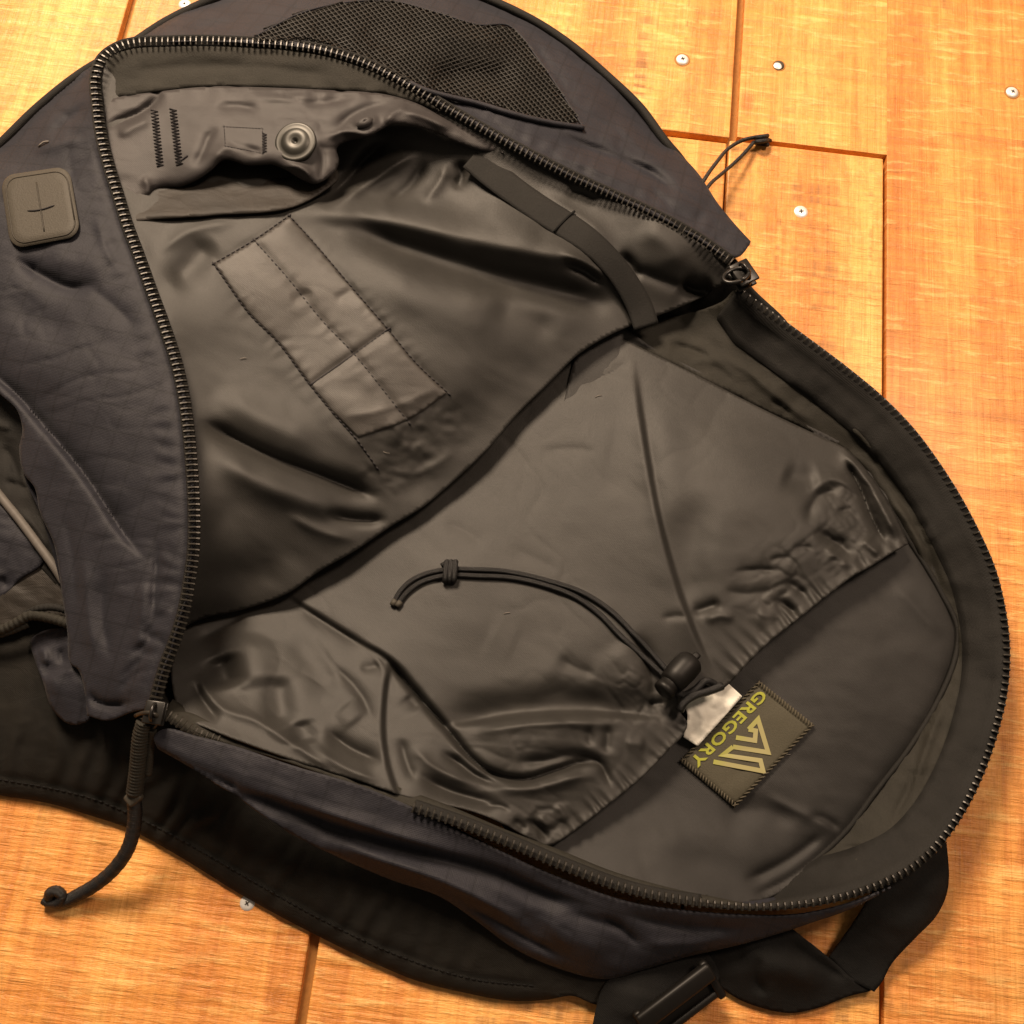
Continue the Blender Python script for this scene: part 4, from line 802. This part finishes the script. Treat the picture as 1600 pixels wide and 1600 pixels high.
for x, y, dx in ((241,172,9),(270,170,10)):
    pts = []
    n = 34
    for k in range(n+1): pts.append((x + dx*k/n*1. + (5 if k % 2 else -5), y + 88*k/n))
    z = H_flap(np.array([p[0] for p in pts]), np.array([p[1] for p in pts])) + .45
    tubes('bartack', [(U(np.array([p[0] for p in pts]), np.array([p[1] for p in pts]), z), .00055)], MAT['thread'], flap, 5)
tubes('bartack', [(U(np.array([278,284,289,293]), np.array([254,250,246,243]), H_flap(np.array([278,284,289,293]), np.array([254,250,246,243]))+.4), .0006)], MAT['thread'], flap, 5)
stitches('stitching', [(350,198),(410,201),(410,201),(412,240),(412,240),(352,228),(352,228),(350,198)], H_flap, MAT['thread'], flap, 5, 4, .00028, .3)
pts = [(413 + (3 if k % 2 else -3), 208 + 30*k/14) for k in range(15)]
tubes('bartack', [(U(np.array([p[0] for p in pts]), np.array([p[1] for p in pts]), H_flap(np.array([p[0] for p in pts]), np.array([p[1] for p in pts]))+.4), .0005)], MAT['thread'], flap, 5)

MAT['backing'] = fabric('grey_backing_nylon', (.0350,.0315,.0285), (.0430,.0385,.0345), .52, weave=2000, wr=.0006, wrsc=36, spec=.45)
cloth('patch_backing', [(334,412),(334,412),(397,375),(452,337),(452,337),(487,375),(544,442),(606,514),(650,567),(700,614),(700,614),(640,655),(560,684),(560,684),(521,646),(484,601),(435,536),(390,491),(360,450)], H_fr2, MAT['backing'], bag, s=4, thick=.4, off=.45)
# stitching of the backing patch seen on the front lining
for ln_ in ([(334,412),(397,375),(452,337)], [(452,337),(487,375),(544,442),(606,514),(650,567),(702,616)], [(397,375),(450,435),(502,499),(556,556),(601,612),(640,662)], [(334,412),(360,450),(390,491),(435,536),(484,601),(521,646),(560,690),(590,732)]):
    stitches('stitching', ln_, H_fr2, MAT['thread'], bag, 8.5, 5.6, .0005, .8)
sl = smooth([(484,602),(520,577),(570,541),(610,512)], 5); tubes('slit', [(U(sl[:,0], sl[:,1], H_fr2(sl[:,0], sl[:,1]) + .7), .0007)], MAT['thread'], bag, 6)

# webbing strip inside the mouth
def ribbon(name, pts, w, mat, parent, thick=1.6, label=None, n=9, step=5, crown=.6):
    """pts: px, py, z ; w: width in px across the run, can be per-point via 4th column"""
    C = smooth(pts, step); T = np.gradient(C[:,:2], axis=0); T /= np.linalg.norm(T, axis=1)[:,None]; N = np.stack([-T[:,1], T[:,0]], 1)
    ww = C[:,3] if C.shape[1] > 3 else np.full(len(C), w); rl = C[:,4] if C.shape[1] > 4 else 0*ww
    v = []; 
    for u in np.linspace(-.5, .5, n):
        q = C[:,:2] + N * (ww*u)[:,None]; v.append(U(q[:,0], q[:,1], C[:,2] + rl*u + crown*(1-4*u*u)))
    m = len(C); v = np.concatenate(v); f = [(k*m+i, (k+1)*m+i, (k+1)*m+i+1, k*m+i+1) for k in range(n-1) for i in range(m-1)]
    o = link(name, mesh_np(name, v, f), mat, parent, label); md = o.modifiers.new('thickness', 'SOLIDIFY'); md.thickness = thick/1000.; md.offset = -1
    return o
zf = lambda x, y, d: float(H_fr2(np.array([x]), np.array([y]))[0]) + d
ribbon('webbing_loop', [(738,244,zf(738,244,1),44),(770,272,zf(770,272,1.5),44),(812,304,zf(812,304,2),42),(850,330,zf(850,330,2.5),42),(882,350,zf(882,350,3),42),(915,372,zf(915,372,2.5),40),(950,404,zf(950,404,2.5),38),(978,440,zf(978,440,2.5),38),(1000,480,zf(1000,480,3),40),(1010,510,zf(1010,505,3),40)], 40, MAT['tape'], bag, 1.2)
zk = [(866,362),(876,350),(888,338),(898,330)]
tubes('webbing_fold', [(U(np.array([p[0] for p in zk]), np.array([p[1] for p in zk]), np.array([zf(882,350,3.6)]*4)), .0009)], MAT['web'], bag, 6)

# label sewn to the back lining
lab = np.array([(1062,1189),(1186,1064),(1272,1133),(1148,1262)], float)      # left, top, right, bottom corner
def lb(u, v): return lab[0]*(1-u)*(1-v) + lab[1]*u*(1-v) + lab[2]*u*v + lab[3]*(1-u)*v   # u: left->top, v: towards right/bottom
zl_ = lambda p, d=0.: float(H_back(p[0], p[1])) + 1.6 + d
N_ = 14; v = []; f = []
for j in range(N_+1):
    for i in range(N_+1):
        p = lb(i/N_, j/N_); v.append(U(p[0], p[1], zl_(p) + .8 - .8*max(abs(i/N_-.5), abs(j/N_-.5))**4*16))
f = [(j*(N_+1)+i, (j+1)*(N_+1)+i, (j+1)*(N_+1)+i+1, j*(N_+1)+i+1) for j in range(N_) for i in range(N_)]
label = link('brand_label', mesh_np('brand_label', v, f), MAT['label'], bag, 'olive woven label with lime lettering'); md = label.modifiers.new('thickness', 'SOLIDIFY'); md.thickness = .001; md.offset = -1
v, f = [], []
for (a, b) in (((.0,.0),(1,.0)), ((1,.0),(1,1)), ((1,1),(.0,1)), ((.0,1),(.0,.0))):
    for k in range(21):
        t = (k + .5) / 21; u_, v_ = a[0]+(b[0]-a[0])*t, a[1]+(b[1]-a[1])*t
        du, dv = (b[0]-a[0])/24*.55, (b[1]-a[1])/24*.55; iu, iv = (.5-u_), (.5-v_); 
        if abs(b[0]-a[0]) > 0: iu = 0; iv = math.copysign(1, iv)
        else: iv = 0; iu = math.copysign(1, iu)
        p0 = lb(u_ - du - iu*.004, v_ - dv - iv*.004); p1 = lb(u_ + du + iu*.040, v_ + dv + iv*.040)
        q, w = tube_data(np.array([U(p0[0], p0[1], zl_(p0, .5)), U((p0[0]+p1[0])/2, (p0[1]+p1[1])/2, zl_(p0, 1.2)), U(p1[0], p1[1], zl_(p1, .9))]), .00040, 5, len(v)); v += q; f += w
link('edge_stitching', mesh_np('edge_stitching', v, f), MAT['label_edge'], label, kind='stuff')
# lettering: text runs from the top corner to the left corner
fc = bpy.data.curves.new('lettering', 'FONT'); fc.body = 'GREGORY'; fc.size = 1; fc.offset = .028; fc.space_character = 1.08; fc.resolution_u = 3; fc.fill_mode = 'BOTH'; fc.extrude = 0
fo = bpy.data.objects.new('tmp', fc); COL.objects.link(fo); bpy.context.view_layer.update()
me = bpy.data.meshes.new_from_object(fo.evaluated_get(bpy.context.evaluated_depsgraph_get())); bpy.data.objects.remove(fo)
co = np.array([x.co[:] for x in me.vertices]); x0, x1 = co[:,0].min(), co[:,0].max(); y0, y1 = co[:,1].min(), co[:,1].max()
W_ = []
for x, y, _ in co:
    t = (x - x0) / (x1 - x0); h = (y - y0) / (y1 - y0)
    p = lb(.945 - .89*t, .085 + .165*h); W_.append(U(p[0], p[1], zl_(p, 1.15)))
for vv, p in zip(me.vertices, W_): vv.co = p
me.materials.clear(); me.update(); link('lettering', me, MAT['text'], label)
# emblem, traced as bars in a 1600-px close-up of the 300-px area at (1000,1000)
def bars(polys, w):
    vs_, fs, uv = [], [], []
    for pl_ in polys:
        P_ = np.array(pl_, float)/1600*300 + 1000; n = len(P_); hw = w/1600*300/2; L_, R_ = [], []
        for i in range(n):
            d0 = P_[i]-P_[i-1] if i else P_[1]-P_[0]; d1 = P_[i+1]-P_[i] if i < n-1 else d0
            d0 = d0/np.linalg.norm(d0); d1 = d1/np.linalg.norm(d1); n0 = np.array([-d0[1], d0[0]]); n1 = np.array([-d1[1], d1[0]])
            m = n0+n1; m = m/np.linalg.norm(m); k = min(1/max(m@n0, .3), 2.2); L_.append(P_[i]+m*hw*k); R_.append(P_[i]-m*hw*k)
        b = len(vs_)
        for p in L_+R_: vs_.append(U(p[0], p[1], zl_(p, 1.2)))
        fs += [(b+i, b+i+1, b+n+i+1, b+n+i) for i in range(n-1)]
        for p in L_+R_: uv.append(((p-lab[0]) @ (lab[3]-lab[0]) / ((lab[3]-lab[0]) @ (lab[3]-lab[0])), 0))
    return vs_, fs, uv
vs_, fs, uv = bars([[(612,1014),(1026,1092),(1004,1004),(690,957),(775,890)], [(775,890),(1068,936),(984,660),(905,745)], [(905,745),(965,756),(958,838),(800,812)]], 38)
me = mesh_np('emblem', vs_, fs, False); ul = me.uv_layers.new(name='UVMap')
for lp_ in me.loops: ul.data[lp_.index].uv = uv[lp_.vertex_index]
bm = bmesh.new(); bm.from_mesh(me); bmesh.ops.recalc_face_normals(bm, faces=bm.faces); bm.to_mesh(me); bm.free()
link('emblem', me, MAT['logo'], label)
# white care tag tucked under the label
H_tag = Height([(1070,1094,21),(1110,1094,21),(1135,1072,22),(1157,1086,18.5),(1086,1161,19),(1069,1152,20),(1100,1125,22)], [('g', [(1085,1100),(1100,1125),(1095,1150)], 10, 1.6), ('g', [(1100,1098),(1120,1110),(1140,1090)], 8, -1.4)], [(.4, 14, 10, 0)])
cloth('care_tag', [(1064,1088),(1064,1088),(1108,1080),(1108,1080),(1128,1066),(1136,1066),(1136,1066),(1160,1088),(1160,1088),(1090,1166),(1090,1166),(1068,1152),(1068,1152),(1074,1116)], H_tag, MAT['paper'], bag, s=3, thick=.3, label='white cloth care tag showing beside the label')

# drawcord and cord lock
zp = lambda x, y, d: float(H_poc(np.array([x]), np.array([y]))[0]) + d
def cordpath(pts, d=1.7): return path3([(x, y, zp(x, y, d)) for x, y in pts], 4)
dc = tubes('drawcord', [(cordpath([(616,942),(624,926),(642,908),(668,896),(700,890),(740,890),(790,893),(850,906),(910,926),(955,955),(990,990),(1020,1022),(1046,1052)]), .00165),
    (cordpath([(622,944),(634,928),(654,912),(678,903),(704,899),(745,900),(800,903),(850,914),(898,932),(935,958),(968,992),(1005,1026),(1040,1058)], 1.6), .00165),
    (U(703 + np.linspace(-8, 9, 50), 893 + 15*np.cos(np.linspace(0, 5*math.pi, 50)), zp(703, 893, 2.6) + 3.4*np.sin(np.linspace(0, 5*math.pi, 50))), .0018),
    (path3([(690,884,zp(690,884,3)),(703,878,zp(703,878,5)),(712,888,zp(712,888,5.5)),(704,905,zp(704,905,4))]), .0016)], MAT['cord'], pocket, 9, 'knotted black drawcord lying across the pocket')
tubes('cord_end', [(path3([(613,946,zp(613,946,1.7)),(618,938,zp(618,938,1.8))]), .0019), (path3([(620,948,zp(620,948,1.7)),(626,940,zp(626,940,1.8))]), .0019)], MAT['leather'], dc, 8)
mw = frame_at(1066, 1048, 38, 34, -36, .15)
bm = bmesh.new(); bm_lathe(bm, [(0, -.0120), (.0055, -.0118), (.0075, -.0100), (.0082, -.005), (.0084, .002), (.0080, .0075), (.0064, .0095), (0, .0098)], 28, Matrix.Rotation(math.pi/2, 4, 'Y'))
lock = bm_obj('cord_lock', bm, MAT['plastic'], pocket, mw)
bm = bmesh.new(); bm_lathe(bm, [(.0050, -.0185), (.0064, -.0178), (.0066, -.0150), (.0058, -.0142), (.0058, -.0100)][::-1] + [(0, -.0187)], 24, Matrix.Rotation(math.pi/2, 4, 'Y')); bm_obj('plunger', bm, MAT['plastic'], lock, mw)
bm = bmesh.new(); bm_box(bm, .007, .0045, .004, (.011, 0, .001), .0012, 2); bm_obj('lock_tab', bm, MAT['plastic'], lock, mw)
tubes('lock_cord', [(path3([(1040,1058,34),(1052,1076,36),(1066,1086,35),(1086,1078,36),(1102,1064,35),(1112,1066,32),(1122,1076,29)]), .0022), (path3([(1062,1110,33),(1070,1096,36),(1086,1086,36),(1106,1080,33),(1128,1072,30)]), .0026)], MAT['cord'], pocket, 9)

# carry handle webbing and buckle at the lower right
H_sa = Height([(1478,1310,24),(1380,1370,26),(1480,1390,17),(1330,1450,15),(1462,1430,13),(1296,1495,10),(1390,1510,8),(1364,1549,8),(1400,1440,19)], [('g', [(1460,1350),(1450,1420),(1400,1470)], 22, 3)], [(.5, 50, 30, .5)])
cloth('carry_handle', [(1372,1382),(1430,1345),(1478,1300),(1478,1300),(1481,1390),(1464,1430),(1430,1466),(1392,1508),(1379,1533),(1366,1550),(1366,1550),(1330,1530),(1296,1496),(1296,1496),(1330,1450)], H_sa, MAT['web'], bag, thick=2.)
H_sb = Height([(1140,1485,12),(1229,1446,17),(1296,1497,12),(1366,1549,6.5),(1281,1574,4),(1236,1583,4),(1150,1559,4),(1100,1500,8),(1220,1520,14),(1180,1500,15)], [('g', [(1150,1500),(1230,1515),(1300,1535)], 22, 4), ('g', [(1225,1465),(1270,1500),(1330,1535)], 10, -3), ('g', [(1190,1490),(1180,1530),(1200,1560)], 12, -3)], [(.6, 40, 30, .2)])
cloth('carry_handle', [(1096,1490),(1160,1470),(1229,1444),(1229,1444),(1262,1470),(1296,1498),(1330,1528),(1364,1548),(1364,1548),(1326,1557),(1281,1574),(1236,1583),(1187,1574),(1150,1559),(1116,1532)], H_sb, MAT['web'], bag, thick=2.)
cloth('strap', [(932,1572),(950,1532),(1000,1512),(1100,1486),(1124,1532),(1064,1556),(1030,1590),(1020,1660),(930,1660)], Height([(932,1572,9),(1000,1512,13),(1100,1486,11),(1124,1532,8),(1030,1590,12),(980,1650,10),(990,1560,14)], [('g', [(1000,1540),(985,1600)], 26, 2)]), MAT['web'], bag, thick=2.)
mw = frame_at(1058, 1562, 20, 100, -76, 0, .30)
bm = bmesh.new(); bm_box(bm, .050, .0105, .0062, (0, .002, 0), .0022, 3); bm_box(bm, .046, .0045, .0050, (.001, -.012, -.003), .0018, 3)
for s_ in (-1, 1): bm_box(bm, .0050, .024, .0050, (s_*.0225, -.004, -.002), .0016, 2)
bm_box(bm, .042, .014, .0026, (0, -.0045, -.0042), .0008, 2)
bm_obj('buckle', bm, MAT['plastic'], bag, mw, label='black plastic strap buckle')

# ---------------------------------------------------------------- clutter of the front pocket at the left edge
def flat(name, poly, anchors, mat, strokes=(), s=4., noise=((.5, 30, 20, .3),), **k): return cloth(name, poly, Height(anchors, strokes, noise), mat, bag, s, **k)
flat('front_pocket_lining', [(-70,600),(-10,606),(30,640),(36,690),(36,740),(60,790),(90,860),(102,930),(102,930),(40,860),(-70,740)], [(-60,610,40),(30,650,44),(60,800,42),(-60,730,36),(95,900,40),(0,680,38)], MAT['tape'],
    [('g', [(0,690),(20,720),(30,760)], 10, -3), ('c', [(5,752),(30,758),(50,770)], 5, -4), ('g', [(20,790),(60,830),(80,870)], 9, 4), ('g', [(-20,660),(20,670)], 10, 3)])
cz, rz_ = ribbed([(-40,722,43),(0,775,43),(30,812,43),(60,852,43),(85,886,43),(100,910,42)], .0026, .0013)
zs = tubes('pocket_zip_coil', [(cz, rz_)], MAT['silver'], bag, 10, 'pale silvery zip coil at the left edge')
flat('pocket_panel', [(-70,690),(-40,732),(0,787),(40,834),(70,872),(62,884),(30,905),(0,935),(-70,980)], [(-60,700,40),(40,834,42),(70,872,41),(0,930,36),(-60,970,34),(0,850,42)], MAT['navy'], [('g', [(0,900),(15,920)], 10, -3)])
flat('side_webbing', [(-70,985),(0,932),(30,905),(64,882),(88,896),(106,920),(112,970),(60,965),(0,985),(-70,1000)], [(-60,990,33),(0,940,36),(64,885,38),(106,920,40),(110,965,38),(0,980,34)], MAT['brown'])
cp, cr_ = ribbed([(-60,990,38),(0,985,40),(28,972,42),(46,962,43),(80,966,43),(112,976,42)], .0030, .0030); tubes('braided_cord', [(cp, cr_)], MAT['olive_tape'], bag, 10)
cp, cr_ = ribbed([(40,960,41),(60,951,44),(85,949,44),(112,956,43)], .0022, .0026); tubes('braided_cord', [(cp, cr_)], MAT['tape'], bag, 10)
cp, cr_ = ribbed([(-60,1000,36),(0,992,38),(30,982,40),(44,976,40)], .0018, .0026); tubes('braided_cord', [(cp, cr_)], MAT['olive_tape'], bag, 10)
flat('side_tab', [(48,1000),(70,985),(108,985),(122,1040),(134,1080),(138,1125),(110,1132),(82,1108),(66,1062),(54,1030)], [(50,1000,30),(110,990,38),(120,1040,42),(136,1120,38),(100,1130,34),(70,1062,38),(90,1080,40)], MAT['navy'],
    [('s', [(62,1064),(95,1048),(124,1036)], 4, 3.2, {'fall': 28}), ('g', [(66,1010),(74,1040)], 8, 4), ('g', [(95,1010),(98,1040)], 9, -3)])

# bits of lint
for (x, y, d, H_) in ((935,619,5,H_poc), (604,707,-4,H_fr2), (792,958,3,H_poc), (1230,1180,4,H_back), (380,560,3,H_fr2)):
    a_ = np.array([x-5., x, x+5.]); b_ = np.array([y+d*.3, y-d*.2, y-d*.3])
    tubes('lint', [(U(a_, b_, H_(a_, b_) + .6), .00022)], MAT['thread_light'], bag, 5)
